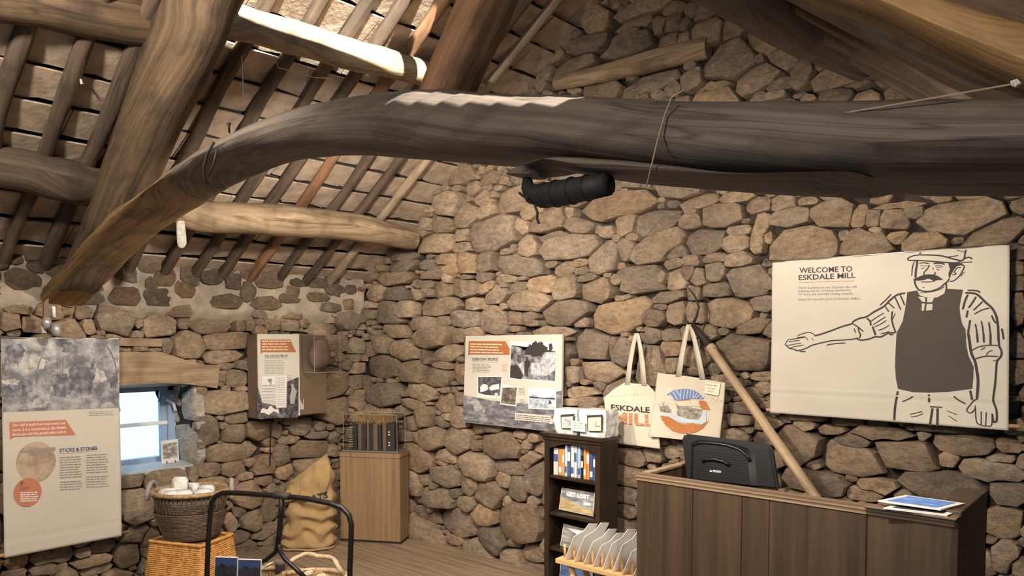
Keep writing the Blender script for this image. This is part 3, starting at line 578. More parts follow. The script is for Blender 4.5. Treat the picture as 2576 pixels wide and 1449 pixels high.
# right slope in strips; unseen glazed openings added and shaped to throw sun patches
def rp(x, y, h=0.0): return Vector((x, y, roof_r(x) + h))
OPEN = [(-2.06, -1.75, 1.22, 2.40)] + [(-.70 + .05 * k, -.65 + .05 * k, 1.035 + .0125 * k, 1.105 + .0125 * k) for k in range(7)]
xs = sorted({round(q, 4) for q in (RIDGE, .30, *[o[0] for o in OPEN], *[o[1] for o in OPEN])})
for xa, xb in zip(xs, xs[1:]):
    ys = [(-2.6, YE + .5)]
    for o in OPEN:
        if o[0] - 1e-6 <= xa and xb <= o[1] + 1e-6: ys = [(-2.6, o[2]), (o[3], YE + .5)]
    for ya, yb in ys:
        obj('slate_bed', MB().hexa([rp(xa, ya), rp(xb, ya), rp(xb, yb), rp(xa, yb)], [rp(xa, ya, .05), rp(xb, ya, .05), rp(xb, yb, .05), rp(xa, yb, .05)]), M['slate'], ceil_r)
for k, o in enumerate(OPEN):
    obj('added_roof_pane', MB().hexa([rp(o[0], o[2], .04), rp(o[1], o[2], .04), rp(o[1], o[3], .04), rp(o[0], o[3], .04)], [rp(o[0], o[2], .044), rp(o[1], o[2], .044), rp(o[1], o[3], .044), rp(o[0], o[3], .044)]), M['acrylic'], ceil_r)
for k, yy in enumerate([2.3, 2.65, 3.0, 3.35]):
    log('rafter', rp(RIDGE, yy, -.05), rp(.25, yy, -.05), .045, M['rafter'], ceil_r, 10, 2.8, .012, .006, 60 + k * 1.3, 8)
# the part of the building behind the camera
wr = struct('wall_right', (1.65, 0, 0)); obj('wall_plain', MB().box((1.7, .5, 1.2), (.1, 6.6, 2.6)), M['bed'], wr)
wb = struct('wall_back', (0, -2.6, 0)); obj('wall_plain', MB().box((-2.4, -2.65, 1.9), (5.5, .1, 3.9)), M['bed'], wb); obj('wall_plain', MB().box((1.5, -2.65, 1.9), (.5, .1, 3.9)), M['bed'], wb); obj('added_door_head', MB().box((.8, -2.65, 2.9), (.9, .1, 1.9)), M['bed'], wb)  # unseen doorway added in the back wall to let daylight in
cb = struct('ceiling_side', (1, .5, 2.2)); obj('boards', MB().box((1.0, .5, 2.25), (1.5, 6.6, .1)), M['bed'], cb); obj('upstand', MB().box((.29, .5, 2.0), (.06, 6.6, .55)), M['bed'], cb)
obj('roof_back', MB().hexa([(-5.1, -2.6, 1.9), (RIDGE, -2.6, ZR + .03), (RIDGE, -1.4, ZR + .03), (-5.1, -1.4, 1.9)], [(-5.1, -2.6, 1.95), (RIDGE, -2.6, ZR + .08), (RIDGE, -1.4, ZR + .08), (-5.1, -1.4, 1.95)]), M['slate'], ceil_r)
obj('wall_plain', MB().box((XL - .25, -2.1, 1.1), (.4, 1.2, 2.3)), M['bed'], wall_left)
# ------------------------------------------------------------------ truss and purlins
M['strut'] = wood('strut_wood', (0.12, 0.062, 0.034), (0.36, 0.20, 0.105), 30, 1.2, 0.8, 0.4, 0.6, 0.5)  # orange in this wood colour stands in for sunlight missing on the strut
def ty(px): return 1.40 - .15 * min(1, max(0, px / 2576))          # the face of the truss
def tpt(px, py, dy=0.0): return hit(px, py, (0, 1, 0), (0, ty(px) + dy, 0))
def beam(name, pairs, mat, dep, power=3.2, dy=0.0, **kw):
    secs = []
    for i, (u, l) in enumerate(pairs):
        d = dep[0] + (dep[1] - dep[0]) * i / (len(pairs) - 1)
        a, b = tpt(*u, dy), tpt(*l, dy + d)
        mid = (a + b) / 2; mid.y = (ty(u[0]) + ty(l[0])) / 2 + dy + d / 2
        up = (a - b) / 2; up.y = 0
        secs.append((mid, Vector((0, d / 2, 0)), up))
    return timber(name, secs, mat, power=power, n=20, sub=5, **kw)
cruck_pairs = [((92, 790), (150, 850)), ((112, 715), (205, 790)), ((165, 650), (270, 718)), ((230, 580), (345, 640)), ((290, 520), (420, 578)), ((370, 470), (500, 522)), ((450, 405), (560, 487)), ((530, 345), (620, 462))]
tie_pairs = cruck_pairs + [((620, 305), (690, 432)), ((720, 262), (780, 413)), ((820, 233), (860, 405)), ((920, 215), (945, 404)), ((1050, 202), (1050, 411)), ((1170, 211), (1160, 421)), ((1330, 214), (1320, 436)), ((1500, 217), (1480, 440)), ((1720, 226), (1690, 462)), ((2000, 222), (1960, 490)), ((2300, 212), (2260, 511)), ((2576, 203), (2540, 512)), ((2900, 190), (2860, 512))]
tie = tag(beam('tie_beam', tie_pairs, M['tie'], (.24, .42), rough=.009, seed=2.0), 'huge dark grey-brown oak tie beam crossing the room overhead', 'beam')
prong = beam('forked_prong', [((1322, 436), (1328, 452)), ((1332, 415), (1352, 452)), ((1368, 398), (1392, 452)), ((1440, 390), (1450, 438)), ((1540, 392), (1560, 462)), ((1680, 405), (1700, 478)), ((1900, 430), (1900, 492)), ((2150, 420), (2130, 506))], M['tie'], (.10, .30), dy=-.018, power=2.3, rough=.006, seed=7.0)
prong.parent = tie
bl = [((92, 760), (170, 720)), ((160, 640), (235, 600)), ((214, 484), (292, 480)), ((277, 287), (372, 300)), ((347, 83), (470, 90)), ((384, 0), (500, 0)), ((440, -130), (560, -130))]
def blade(name, edges, dep, mat, seed, dy=.03, power=3.2):
    secs = []
    for l, r in edges:
        a, b = tpt(*l, dy), tpt(*r, dy); m = (a + b) / 2; m.y += dep / 2; h = (b - a) / 2; h.y = 0
        secs.append((m, Vector((0, dep / 2, 0)), h))
    return timber(name, secs, mat, power=power, n=18, sub=5, rough=.008, seed=seed)
tag(blade('principal_rafter', bl, .20, M['blade'], 11.0), 'thick brown cracked principal rafter rising from the curved beam foot', 'beam')
tag(blade('king_strut', [((1036, 240), (1105, 240)), ((1056, 195), (1122, 200)), ((1138, 0), (1212, 0)), ((1200, -150), (1280, -150))], .13, M['strut'], 13.0, .05, 5.0), 'reddish raking strut standing on top of the tie beam', 'beam')
br = [((2576, 30), (2660, 240)), ((2420, -10), (2576, 196)), ((2250, -60), (2400, 118)), ((2080, -110), (2180, 12)), ((1900, -170), (1960, -60))]
tag(blade('principal_rafter', br, .20, M['blade2'], 17.0, -.02), 'pale honey-coloured principal rafter meeting the tie beam at right', 'beam')
def plog(name, pts, r, mat, label, seed, power=2.3, flat=1.0):
    pts = [Vector(q) for q in pts]; secs = []
    for i, q in enumerate(pts):
        t = (pts[min(i + 1, len(pts) - 1)] - pts[max(i - 1, 0)]).normalized(); a = t.cross(Vector((0, 0, 1))).normalized(); b = a.cross(t).normalized()
        rr = r[i] if isinstance(r, (list, tuple)) else r
        secs.append((q, a * rr, b * rr * flat))
    return tag(timber(name, secs, mat, power=power, n=16, sub=5, rough=.012, seed=seed), label, 'beam')
def on_x(px, py, x): return hit(px, py, (1, 0, 0), (x, 0, 0))
plog('purlin', [on_x(470, 20, -3.19), on_x(560, 45, -3.19), on_x(640, 65, -3.19), on_x(760, 100, -3.19), on_x(900, 143, -3.19), on_x(1050, 178, -3.19), on_x(1200, 225, -3.19)], [.080, .082, .072, .076, .074, .068, .066], M['purlin'], 'upper round log purlin caught by sunlight under the slates', 21.0)
plog('purlin', [on_x(-180, -40, -3.5), on_x(50, -10, -3.5), on_x(220, 25, -3.5), on_x(400, 60, -3.5), on_x(470, 70, -3.5)], .105, M['blade'], 'dark upper purlin in the top left corner, left of the thick principal rafter', 22.0, 2.8)
plog('purlin', [on_x(250, 445, -4.22), on_x(380, 480, -4.22), on_x(480, 538, -4.22), on_x(600, 548, -4.22), on_x(740, 557, -4.22), on_x(880, 570, -4.22), on_x(970, 588, -4.22), on_x(1040, 606, -4.22)], [.085, .085, .085, .095, .10, .095, .085, .07], M['purlin'], 'lower light brown log purlin running into the gable wall', 23.0)
plog('purlin', [on_x(-120, 400, -4.25), on_x(60, 430, -4.25), on_x(170, 455, -4.25), on_x(240, 470, -4.25)], [.10, .10, .11, .10], M['rafter'], 'blackened lower purlin end behind the principal rafter at left', 24.0)
def rpur(px, py, x): return on_x(px, py, x)
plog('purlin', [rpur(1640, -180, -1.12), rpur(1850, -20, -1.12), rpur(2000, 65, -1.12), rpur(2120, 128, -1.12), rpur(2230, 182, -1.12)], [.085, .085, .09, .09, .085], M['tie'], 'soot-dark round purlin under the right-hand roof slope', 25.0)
plog('purlin', [rpur(2080, -150, -.72), rpur(2250, -10, -.72), rpur(2380, 80, -.72), rpur(2500, 160, -.72)], .06, M['rafter'], 'thin dark purlin just behind the honey-coloured rafter', 26.0)
# timbers built into the walls
plog('wall_timber', [FE.at(1400, 208, -.01), FE.at(1500, 188, .0), FE.at(1640, 153, .0), FE.at(1780, 120, -.01)], [.045, .05, .055, .05], M['purlin'], 'yellowish round timber built slanting into the gable stones', 27.0)
lt = MB(); lp = [FL.at(*q, .035) for q in lint]; lt.prism(lp, (-.34, 0, 0)); lt.uv = [(v[1] * 1.0, v[2] + v[0]) for v in lt.v]
tag(obj('window_lintel', lt, M['oldwood'], smooth=False), 'wide arched weathered oak lintel over the small window', 'lintel')
st = MB(); st.prism([FL.at(*q, .03) for q in ((296, 850), (404, 852), (402, 872), (296, 870))], (-.1, 0, 0)); st.uv = [(v[1], v[2] + v[0]) for v in st.v]
tag(obj('wall_batten', st, M['oldwood']), 'short flat wooden batten set between stones beside the hanging banner', 'batten')
# padding, ties and ironwork on the beams
pad = thing('foam_padding', 'black foam padding bound with tape under the forked beam end', 'padding', tpt(1420, 490))
def tp(px, py, dy): return tpt(px, py, dy)
obj('padding', MB().tube([tp(1530, 462, .02), tp(1480, 473, .02), tp(1420, 484, .02), tp(1365, 492, .02), tp(1340, 488, .02), tp(1327, 470, .02), tp(1326, 448, .02)], [.026, .028, .030, .029, .024, .016, .011], 12), M['foam'], pad, smooth=True)
for q, r_ in (((1478, 473), .0295), ((1440, 480), .031), ((1400, 487), .0315), ((1372, 491), .030)): obj('tape_band', MB().tube([tp(q[0] + 3, q[1] - .5, .02), tp(q[0] - 3, q[1] + .5, .02)], r_, 14), M['foam'], pad)
obj('loose_tie', MB().tube([tp(1345, 515, .0), tp(1352, 535, .0), tp(1351, 550, .0), tp(1356, 562, .0)], .003, 6), M['foam'], pad)
obj('loose_tie', MB().tube([tp(1330, 500, -.02), tp(1318, 495, -.02), tp(1306, 485, -.02)], .003, 6), M['foam'], pad)
tw = thing('twine', 'loop of thin twine hanging round the tie beam', 'twine', tpt(1680, 350, -.03))
obj('strand', MB().tube([tp(1722, 226, -.012), tp(1690, 245, -.012), tp(1672, 290, -.012), tp(1655, 350, -.03), tp(1638, 420, -.04), tp(1626, 470, -.02)], .0016, 5), M['cord'], tw)
tw2 = thing('twine', 'long straight cord stretched along the dark face of the tie beam', 'twine', tpt(2540, 210, -.03))
obj('strand', MB().tube([tp(2040, 297, .012), tp(2150, 280, .004), tp(2350, 246, -.003), tp(2545, 212, -.006)], .0013, 5), M['cord'], tw2)
obj('knot', MB().tube([tp(2545, 212, -.014), tp(2556, 207, -.014), tp(2562, 215, -.014)], .005, 6), M['plaster'], tw2)
hk = thing('iron_hook', 'bent black iron hook driven into the curved beam', 'hook', tpt(530, 400))
obj('hook', MB().tube([tp(538, 358, -.035), tp(522, 385, -.045), tp(513, 420, -.04), tp(515, 450, -.02), tp(522, 462, .0)], .0055, 7), M['rust'], hk, smooth=True)
obj('hook', MB().tube([tp(546, 375, -.03), tp(538, 410, -.04), tp(528, 440, -.03)], .004, 7), M['rust'], hk, smooth=True)
nl = tag(obj('iron_nail', MB().tube([tp(577, 333, .02), tp(576, 318, .0), tp(575, 311, .0)], [.004, .004, .009], 7), M['rust']), 'short iron nail standing up on the tie beam', 'nail')
pd = thing('wooden_tag', 'pale rounded wooden paddle hanging below the lower log purlin', 'tag', on_x(455, 590, -4.05))
obj('blade', MB().prism([on_x(*q, -4.05) for q in ((443, 556), (462, 556), (466, 585), (468, 612), (463, 623), (452, 625), (445, 618), (443, 590))], (.012, 0, 0)), M['rope'], pd, bevel=.004)
obj('string', MB().tube([on_x(452, 558, -4.06), on_x(450, 530, -4.14)], .002, 5), M['cord'], pd)
sp = thing('spot_lamp', 'pair of small silver spotlights fixed at the foot of the curved beam', 'lamp', FL.at(95, 790, .2))
obj('bracket', MB().prism([FL.at(*q, .16) for q in ((86, 762), (97, 752), (95, 812), (84, 806))], (.02, 0, 0)), M['box_brown'], sp)
obj('bulb', MB().tube([FL.at(89, 800, .2), FL.at(89, 812, .2), FL.at(90, 822, .2), FL.at(91, 827, .2)], [.018, .026, .024, .012], 14), M['silver'], sp, smooth=True)
obj('bulb', MB().tube([FL.at(106, 816, .24), FL.at(107, 828, .24), FL.at(108, 838, .24), FL.at(108, 845, .24)], [.018, .026, .026, .016], 14), M['silver'], sp, smooth=True)
obj('tube', MB().tube([FL.at(103, 773, .22), FL.at(105, 800, .22)], .009, 10), M['white'], sp, smooth=True)
obj('clip', MB().prism([FL.at(*q, .15) for q in ((81, 820), (95, 826), (95, 838), (84, 838))], (.01, 0, 0)), M['paper'], sp)
for k, (loc, tg, _p, _a) in enumerate(LAMPS):
    d = (Vector(tg) - Vector(loc)).normalized(); b = Vector(loc) - d * .02
    t = thing('spot_lamp', ['black track spotlight behind the left end of the tie beam', 'black track spotlight behind the middle of the tie beam', 'black track spotlight behind the right end of the tie beam'][k], 'lamp', b)
    obj('housing', MB().tube([b - d * .10, b - d * .09, b - d * .01], [.02, .035, .035], 14), M['black'], t, smooth=True, sharp=40)
    obj('bracket', MB().tube([b - d * .07, b - d * .07 + Vector((0, -.08, .03))], .008, 8), M['black'], t)
# cobwebs
cw = thing('cobweb', 'dusty cobweb strands dangling beneath the sunlit purlin', 'cobweb', on_x(740, 180, -3.3))
for pts in (((690, 140), (700, 170), (735, 180), (760, 218), (775, 170)), ((735, 180), (790, 195), (830, 197)), ((608, 140), (610, 175), (612, 243)), ((755, 200), (762, 219), (768, 205))):
    obj('strand', MB().tube([on_x(*q, -3.3) for q in pts], [.002] * (len(pts) - 1) + [.005], 5), M['cobweb'], cw)
cw = thing('cobweb', 'small dusty cobweb on the rafter at upper left', 'cobweb', on_x(200, 190, -3.75))
obj('strand', MB().tube([on_x(*q, -3.75) for q in ((190, 150), (198, 180), (206, 212))], [.0015, .004, .007], 5), M['cobweb'], cw)

# ------------------------------------------------------------------ window
wx = XL - .34
M['sillpaint'] = plain('sill_paint', (0.42, 0.45, 0.48), .6, .08)
win = struct('window_1', (wx, 2.05, .95))
def wbox(y0, y1, z0, z1, x0=wx - .03, x1=wx + .03): return MB().box(((x0 + x1) / 2, (y0 + y1) / 2, (z0 + z1) / 2), (x1 - x0, y1 - y0, z1 - z0))
obj('frame', wbox(WY1 - .055, WY1 + .03, WZ0 - .05, WZ1 + .06), M['winframe'], win, bevel=.004)
obj('frame', wbox(WY0 - .03, WY0 + .05, WZ0 - .05, WZ1 + .06), M['winframe'], win, bevel=.004)
obj('frame', wbox(WY0, WY1, WZ1 - .075, WZ1 + .06), M['winframe'], win, bevel=.004)
obj('frame', wbox(WY0, WY1, WZ0 - .06, WZ0 + .045), M['winframe'], win, bevel=.004)
obj('sash_bar', wbox(WY0 + .04, WY1 - .05, .925, .95, wx - .02, wx + .02), M['white'], win, bevel=.003)
obj('sash', wbox(WY1 - .10, WY1 - .055, WZ0 + .04, WZ1 - .07, wx - .025, wx + .01), M['winframe'], win, bevel=.003)
for z0, z1 in ((WZ0 + .04, .925), (.95, WZ1 - .07)):
    obj('pane', wbox(WY0 + .04, WY1 - .10, z0, z1, wx - .006, wx - .002), M['acrylic'], win)
obj('catch', MB().tube([(wx + .05, 2.155, 1.165), (wx + .055, 2.155, 1.13), (wx + .06, 2.16, 1.115), (wx + .06, 2.17, 1.10), (wx + .06, 2.155, 1.09)], [.014, .007, .004, .004, .004], 8), M['rust'], win, smooth=True)
obj('stay', MB().tube([(wx + .03, WY1 - .06, 1.10), (wx + .06, WY1 - .03, 1.075), (wx + .075, WY1 - .02, 1.02)], .011, 8), M['white'], win, smooth=True)
obj('sill', MB().hexa([(wx + .02, WY0 - .02, WZ0 - .04), (wx + .02, WY1, WZ0 - .04), (XL - .05, WY1, WZ0 - .03), (XL - .05, WY0 - .02, WZ0 - .03)], [(wx + .02, WY0 - .02, WZ0 + .02), (wx + .02, WY1, WZ0 + .02), (XL - .05, WY1, WZ0 + .005), (XL - .05, WY0 - .02, WZ0 + .005)]), M['sillpaint'], win)
gr = thing('picture_card', 'small framed picture card propped on the window sill', 'card', (XL - .2, 2.17, WZ0 + .02))
cfm = Frame((XL - .2, 0, WZ0), (0, 1, 0), (.12, 0, 1))
def quad(fr, pts, mat, name, parent, t=.004, h=0.0):
    return obj(name, MB().prism([fr.at(*q, h) for q in pts], fr.N * -t), mat, parent)
quad(cfm, ((405, 1110), (448, 1104), (450, 1160), (407, 1167)), M['white'], 'mount', gr)
quad(cfm, ((409, 1117), (445, 1112), (446, 1150), (411, 1155)), photo('card_photo', [(.3, (.12, .14, .18)), (.5, (.30, .25, .2)), (.7, (.7, .72, .75))], 40), 'picture', gr, .001, .002)
obj('easel_leg', MB().tube([cfm.at(417, 1158, .015), cfm.at(417, 1170, .03)], .003, 6), M['rust'], gr); obj('easel_leg', MB().tube([cfm.at(439, 1156, .015), cfm.at(438, 1168, .03)], .003, 6), M['rust'], gr)

# ------------------------------------------------------------------ printing on flat things
def text_geo(s, bold=0.0):
    cu = bpy.data.curves.new('t', 'FONT'); cu.body = s; cu.size = 1.0; cu.offset = bold; cu.resolution_u = 2
    o = bpy.data.objects.new('t', cu); COL.objects.link(o)
    dg = bpy.context.evaluated_depsgraph_get(); me = o.evaluated_get(dg).to_mesh()
    vs = [(v.co.x, v.co.y) for v in me.vertices]; fs = [tuple(p.vertices) for p in me.polygons]
    o.evaluated_get(dg).to_mesh_clear(); bpy.data.objects.remove(o); bpy.data.curves.remove(cu)
    return vs, fs
class Print:
    def __init__(s, fr, h=.0015): s.fr, s.h, s.mb = fr, h, MB()
    lim = .022
    def tri(s, a, b, c, lim=None, depth=0):
        lim = lim or s.lim
        if s.fr.w and depth < 9:
            es = [(math.dist(a, b), 0), (math.dist(b, c), 1), (math.dist(c, a), 2)]; m = max(es)
            if m[0] > lim:
                if m[1] == 0: q = ((a[0] + b[0]) / 2, (a[1] + b[1]) / 2); s.tri(a, q, c, lim, depth + 1); s.tri(q, b, c, lim, depth + 1)
                elif m[1] == 1: q = ((c[0] + b[0]) / 2, (c[1] + b[1]) / 2); s.tri(a, b, q, lim, depth + 1); s.tri(a, q, c, lim, depth + 1)
                else: q = ((a[0] + c[0]) / 2, (a[1] + c[1]) / 2); s.tri(a, b, q, lim, depth + 1); s.tri(q, b, c, lim, depth + 1)
                return
        s.mb.add([s.fr.P(*q, s.h) for q in (a, b, c)], [(0, 1, 2)])
    def uvpoly(s, pts):
        for t in tessellate_polygon([[Vector((q[0], q[1], 0)) for q in pts]]): s.tri(*[pts[i] for i in t])
        return s
    def poly(s, pts): return s.uvpoly([s.fr.uv(*q) for q in pts])
    def ell(s, cx, cy, rx, ry, n=40, a0=0.0, a1=2 * math.pi):
        c = s.fr.uv(cx, cy); e = s.fr.uv(cx + rx, cy); g = s.fr.uv(cx, cy - ry); R, T = e[0] - c[0], g[1] - c[1]
        full = abs(a1 - a0 - 2 * math.pi) < 1e-6
        return s.uvpoly([(c[0] + R * math.cos(a0 + (a1 - a0) * k / (n if full else n - 1)), c[1] + T * math.sin(a0 + (a1 - a0) * k / (n if full else n - 1))) for k in range(n)])
    def line(s, pts, w, smooth=True):
        q = [Vector(s.fr.uv(*p)) for p in pts]
        a = s.fr.uv(*pts[0]); b = s.fr.uv(pts[0][0], pts[0][1] + 10); sc = abs(a[1] - b[1]) / 10
        if smooth and len(q) > 2:
            f = []
            for i in range(len(q) - 1):
                p0, p1, p2, p3 = q[max(i - 1, 0)], q[i], q[i + 1], q[min(i + 2, len(q) - 1)]
                for k in range(4):
                    t = k / 4; f.append(.5 * ((2 * p1) + (p2 - p0) * t + (2 * p0 - 5 * p1 + 4 * p2 - p3) * t * t + (3 * p1 - p0 - 3 * p2 + p3) * t ** 3))
            q = f + [q[-1]]
        n = len(q); L, R = [], []
        for i in range(n):
            t = q[min(i + 1, n - 1)] - q[max(i - 1, 0)]; t = t.normalized() if t.length > 1e-9 else Vector((1, 0)); m = Vector((-t.y, t.x))
            ww = w * sc / 2 * (.72 if (i in (0, n - 1) and n > 2) else 1)
            L.append(q[i] + m * ww); R.append(q[i] - m * ww)
        base = len(s.mb.v); s.mb.v += [tuple(s.fr.P(p.x, p.y, s.h)) for p in L + R]
        s.mb.f += [(base + i, base + i + 1, base + n + i + 1, base + n + i) for i in range(n - 1)]
        return s
    def text(s, txt, p0, p1, hpx, bold=.012, slant=0.0):
        vs, fs = text_geo(txt, bold); a, b = Vector(s.fr.uv(*p0)), Vector(s.fr.uv(*p1)); up = Vector(s.fr.uv(p0[0], p0[1] - hpx)) - a
        x0, x1 = min(v[0] for v in vs), max(v[0] for v in vs); W = x1 - x0
        base = len(s.mb.v)
        for x, y in vs:
            q = a + (b - a) * ((x - x0) / W + slant * y / W) + up * (y / .70); s.mb.v.append(tuple(s.fr.P(q.x, q.y, s.h)))
        s.mb.f += [tuple(base + i for i in f) for f in fs]; return s
    def bars(s, x0, x1, y0, n, dy, th, slope=0.0, rag=None):
        rr = random.Random(int(x0 * 7 + y0))
        for k in range(n):
            e = x1 - (x1 - x0) * rr.uniform(0, .14 if rag is None else rag); x = x0
            while x < e - 2:
                w = min(e - x, rr.uniform(5, 16)); y = y0 + k * dy + slope * (x - x0)
                s.poly([(x, y), (x + w, y + slope * w), (x + w, y + slope * w + th), (x, y + th)]); x += w + 1.6
        return s
    def build(s, name, mat, parent):
        if not s.mb.v: return None
        me = bpy.data.meshes.new(name); me.from_pydata(s.mb.v, [], s.mb.f)
        o = bpy.data.objects.new(name, me); me.materials.append(mat); COL.objects.link(o); o.parent = parent; o['kind'] = 'stuff'
        o.matrix_parent_inverse = (Matrix.Translation(parent.location) if parent.parent is None else Matrix.Identity(4)).inverted(); return o
# ------------------------------------------------------------------ hanging banners
def cr(ox, oy, s, pts): return [(ox + x / s, oy + y / s) for x, y in pts]
def cloth(fr, corners, mat, parent, name='cloth', nu=60, nv=60, t=.0015):
    tl, tr, br_, bl_ = [Vector(fr.uv(*q)) for q in corners]
    def fn(a, b): q = tl.lerp(tr, a).lerp(bl_.lerp(br_, a), b); return fr.P(q.x, q.y)
    o = obj(name, MB().grid(fn, nu, nv), mat, parent, smooth=True); md = o.modifiers.new('thickness', 'SOLIDIFY'); md.thickness = t; md.offset = 0
    return o
def wr1(u, v):
    n = mnoise.noise
    d = .010 * n(Vector((u * 2.4 + v * 1.5, v * 1.2, 3))) + .005 * n(Vector((u * 7 + v * 6, v * 2.5, 7))) * max(0, (v - 1.4) / .5) + .004 * n(Vector((u * 6 - v * 7, v * 3, 1))) * max(0, (1.45 - v) / .3)
    if v > 1.84: d += .006 * math.sin(u * 31) * (v - 1.84) / .06
    d += .004 * math.exp(-((v - 1.275) / .006) ** 2) - .003 * math.exp(-((v - 1.26) / .008) ** 2)
    return d
fw_ = end_frame(.10, wr1)
ban = thing('hanging_banner', 'large cream welcome banner printed with a moustached miller in a flat cap', 'banner', fw_.at(2240, 1060))
banc = cloth(fw_, [(1943, 660), (2540, 615), (2537, 1083), (1938, 1038)], M['canvas'], ban, nu=90, nv=70)
nw = end_frame(.10)
obj('top_rod', MB().tube([nw.at(1918, 661, .0), nw.at(2560, 613, .0)], .004, 8), M['steel'], ban, smooth=True)
obj('hanging_eye', MB().tube([nw.at(1920, 656, 0), nw.at(1928, 652, 0), nw.at(1934, 657, 0), nw.at(1928, 663, 0)], .003, 6, closed=True), M['steel'], ban)
obj('dowel', MB().tube([nw.at(1926, 1031, -.012), nw.at(2566, 1074, -.012)], .009, 10), M['dowel'], ban, smooth=True)
A_ = lambda pts: cr(2220, 610, 5.797, pts)
B_ = lambda pts: cr(1930, 700, 5.367, pts)
C_ = lambda pts: cr(2220, 840, 5.797, pts)
pv = Print(fw_, .0022)
pv.poly(A_([(365, 725), (510, 700), (545, 770), (640, 802), (800, 802), (905, 745), (925, 665), (960, 678), (1175, 690), (1150, 800), (1125, 930), (1130, 1020), (1160, 1180), (1210, 1270), (1222, 1400)]) + C_([(1215, 60), (1230, 200), (1255, 320), (1330, 480), (1325, 640), (1310, 800), (950, 845), (700, 855), (450, 850), (225, 800), (195, 640), (185, 450), (195, 200), (203, 60)]) + A_([(210, 1320), (300, 1150), (340, 950), (360, 800)]))
pv.build('vest_print', M['vest'], banc)
pk = Print(fw_, .0034)
for q in ([(525, 790), (625, 800), (630, 870), (580, 860)], [(655, 805), (760, 800), (730, 870), (655, 875)], [(580, 890), (625, 890), (610, 995), (578, 995)], [(650, 900), (735, 895), (730, 985), (640, 995)]): pk.poly(A_(q))
pk.build('placket_print', M['canvas'], banc)
pi = Print(fw_, .0026)
def LA(w, *pts): pi.line(A_(pts), w / 5.797)
def LB(w, *pts): pi.line(B_(pts), w / 5.367)
def LC(w, *pts): pi.line(C_(pts), w / 5.797)
LA(18, (540, 185), (470, 190), (400, 215), (370, 240), (400, 262), (520, 262), (700, 275), (900, 290), (1080, 295), (1160, 265)); LA(20, (540, 180), (560, 145)); LA(20, (545, 182), (700, 185), (850, 195), (940, 215), (1050, 245), (1150, 265), (1190, 235), (1200, 190), (1215, 105)); LA(12, (940, 215), (1010, 205), (1105, 192)); LA(10, (1085, 112), (1200, 142)); LA(20, (1150, 270), (1220, 225), (1270, 218), (1310, 243)); LA(14, (1155, 292), (1310, 285))
LA(14, (470, 270), (445, 340), (435, 420), (430, 490)); LA(28, (510, 260), (505, 330), (490, 420), (485, 520)); LA(16, (1090, 340), (1150, 325), (1195, 350), (1170, 410), (1120, 490), (1040, 560), (980, 565)); LA(12, (1150, 365), (1095, 370), (1060, 410), (1050, 440), (1075, 450), (1060, 470), (1020, 470)); LA(10, (1205, 425), (1170, 455), (1140, 500))
LA(22, (470, 540), (480, 600), (500, 650), (540, 700)); LA(20, (520, 690), (600, 710), (680, 715), (780, 690), (850, 655), (900, 610), (950, 570), (975, 530)); LA(20, (930, 600), (935, 680)); LA(16, (540, 305), (610, 297), (680, 310)); LA(20, (750, 310), (830, 300), (910, 320)); LA(8, (560, 335), (610, 345), (650, 335)); LA(7, (770, 345), (820, 335), (880, 350), (820, 365), (780, 350)); LA(8, (565, 385), (615, 378)); LA(10, (790, 388), (835, 405))
LA(16, (685, 330), (670, 370), (635, 410), (605, 450), (625, 475)); LA(9, (745, 365), (735, 400)); LA(14, (760, 430), (775, 455), (740, 475)); LA(12, (565, 575), (650, 578), (740, 570), (775, 555)); LA(14, (590, 655), (612, 658)); LA(9, (550, 730), (640, 728), (760, 712), (850, 680), (905, 640)); LA(10, (675, 848), (695, 848))
pi.poly(A_([(960, 300), (1160, 300), (1180, 325), (1090, 340), (1040, 400), (1000, 470), (975, 540), (962, 460), (985, 390)])); pi.poly(A_([(440, 545), (500, 515), (600, 475), (680, 465), (760, 470), (820, 495), (890, 545), (830, 548), (740, 560), (700, 535), (660, 528), (610, 550), (520, 560)]))
LB(20, (640, 780), (760, 745), (900, 695), (1020, 650), (1150, 615)); LB(12, (410, 775), (480, 748), (560, 730), (610, 745), (660, 775)); LB(10, (410, 785), (420, 800), (510, 792), (555, 840)); LB(12, (510, 795), (400, 815), (290, 830), (265, 855), (240, 895)); LB(15, (240, 895), (260, 910), (300, 945), (350, 955), (400, 975), (470, 965), (550, 935), (590, 910), (700, 880), (860, 845), (1000, 835), (1140, 825), (1230, 805)); LB(10, (290, 855), (440, 840)); LB(10, (260, 910), (360, 890), (460, 875)); LB(10, (300, 945), (380, 920), (500, 900))
LB(22, (1150, 615), (1170, 580), (1250, 540), (1340, 520), (1450, 450), (1580, 380), (1660, 300), (1760, 225), (1870, 200)); LB(16, (1160, 615), (1230, 660), (1300, 720)); LB(18, (1230, 665), (1240, 720), (1260, 760), (1245, 815)); LB(20, (1210, 820), (1270, 835), (1380, 820), (1460, 790), (1540, 790), (1640, 740), (1730, 735)); LB(22, (1345, 540), (1390, 580), (1400, 640)); LB(24, (1425, 650), (1440, 700), (1465, 770)); LB(20, (1695, 445), (1685, 510), (1690, 580), (1710, 660), (1740, 735)); LB(10, (1735, 475), (1690, 560))
for q in (((1400, 580), (1490, 520), (1580, 470)), ((1430, 630), (1520, 570), (1600, 520)), ((1455, 655), (1530, 620), (1610, 570)), ((1500, 705), (1570, 680), (1650, 635)), ((1530, 750), (1600, 735), (1650, 715))): LB(12, *q)
for q in (((1600, 385), (1645, 450)), ((1640, 330), (1720, 405)), ((1730, 255), (1770, 340), (1810, 425)), ((1800, 225), (1830, 290), (1860, 365))): LB(16, *q)
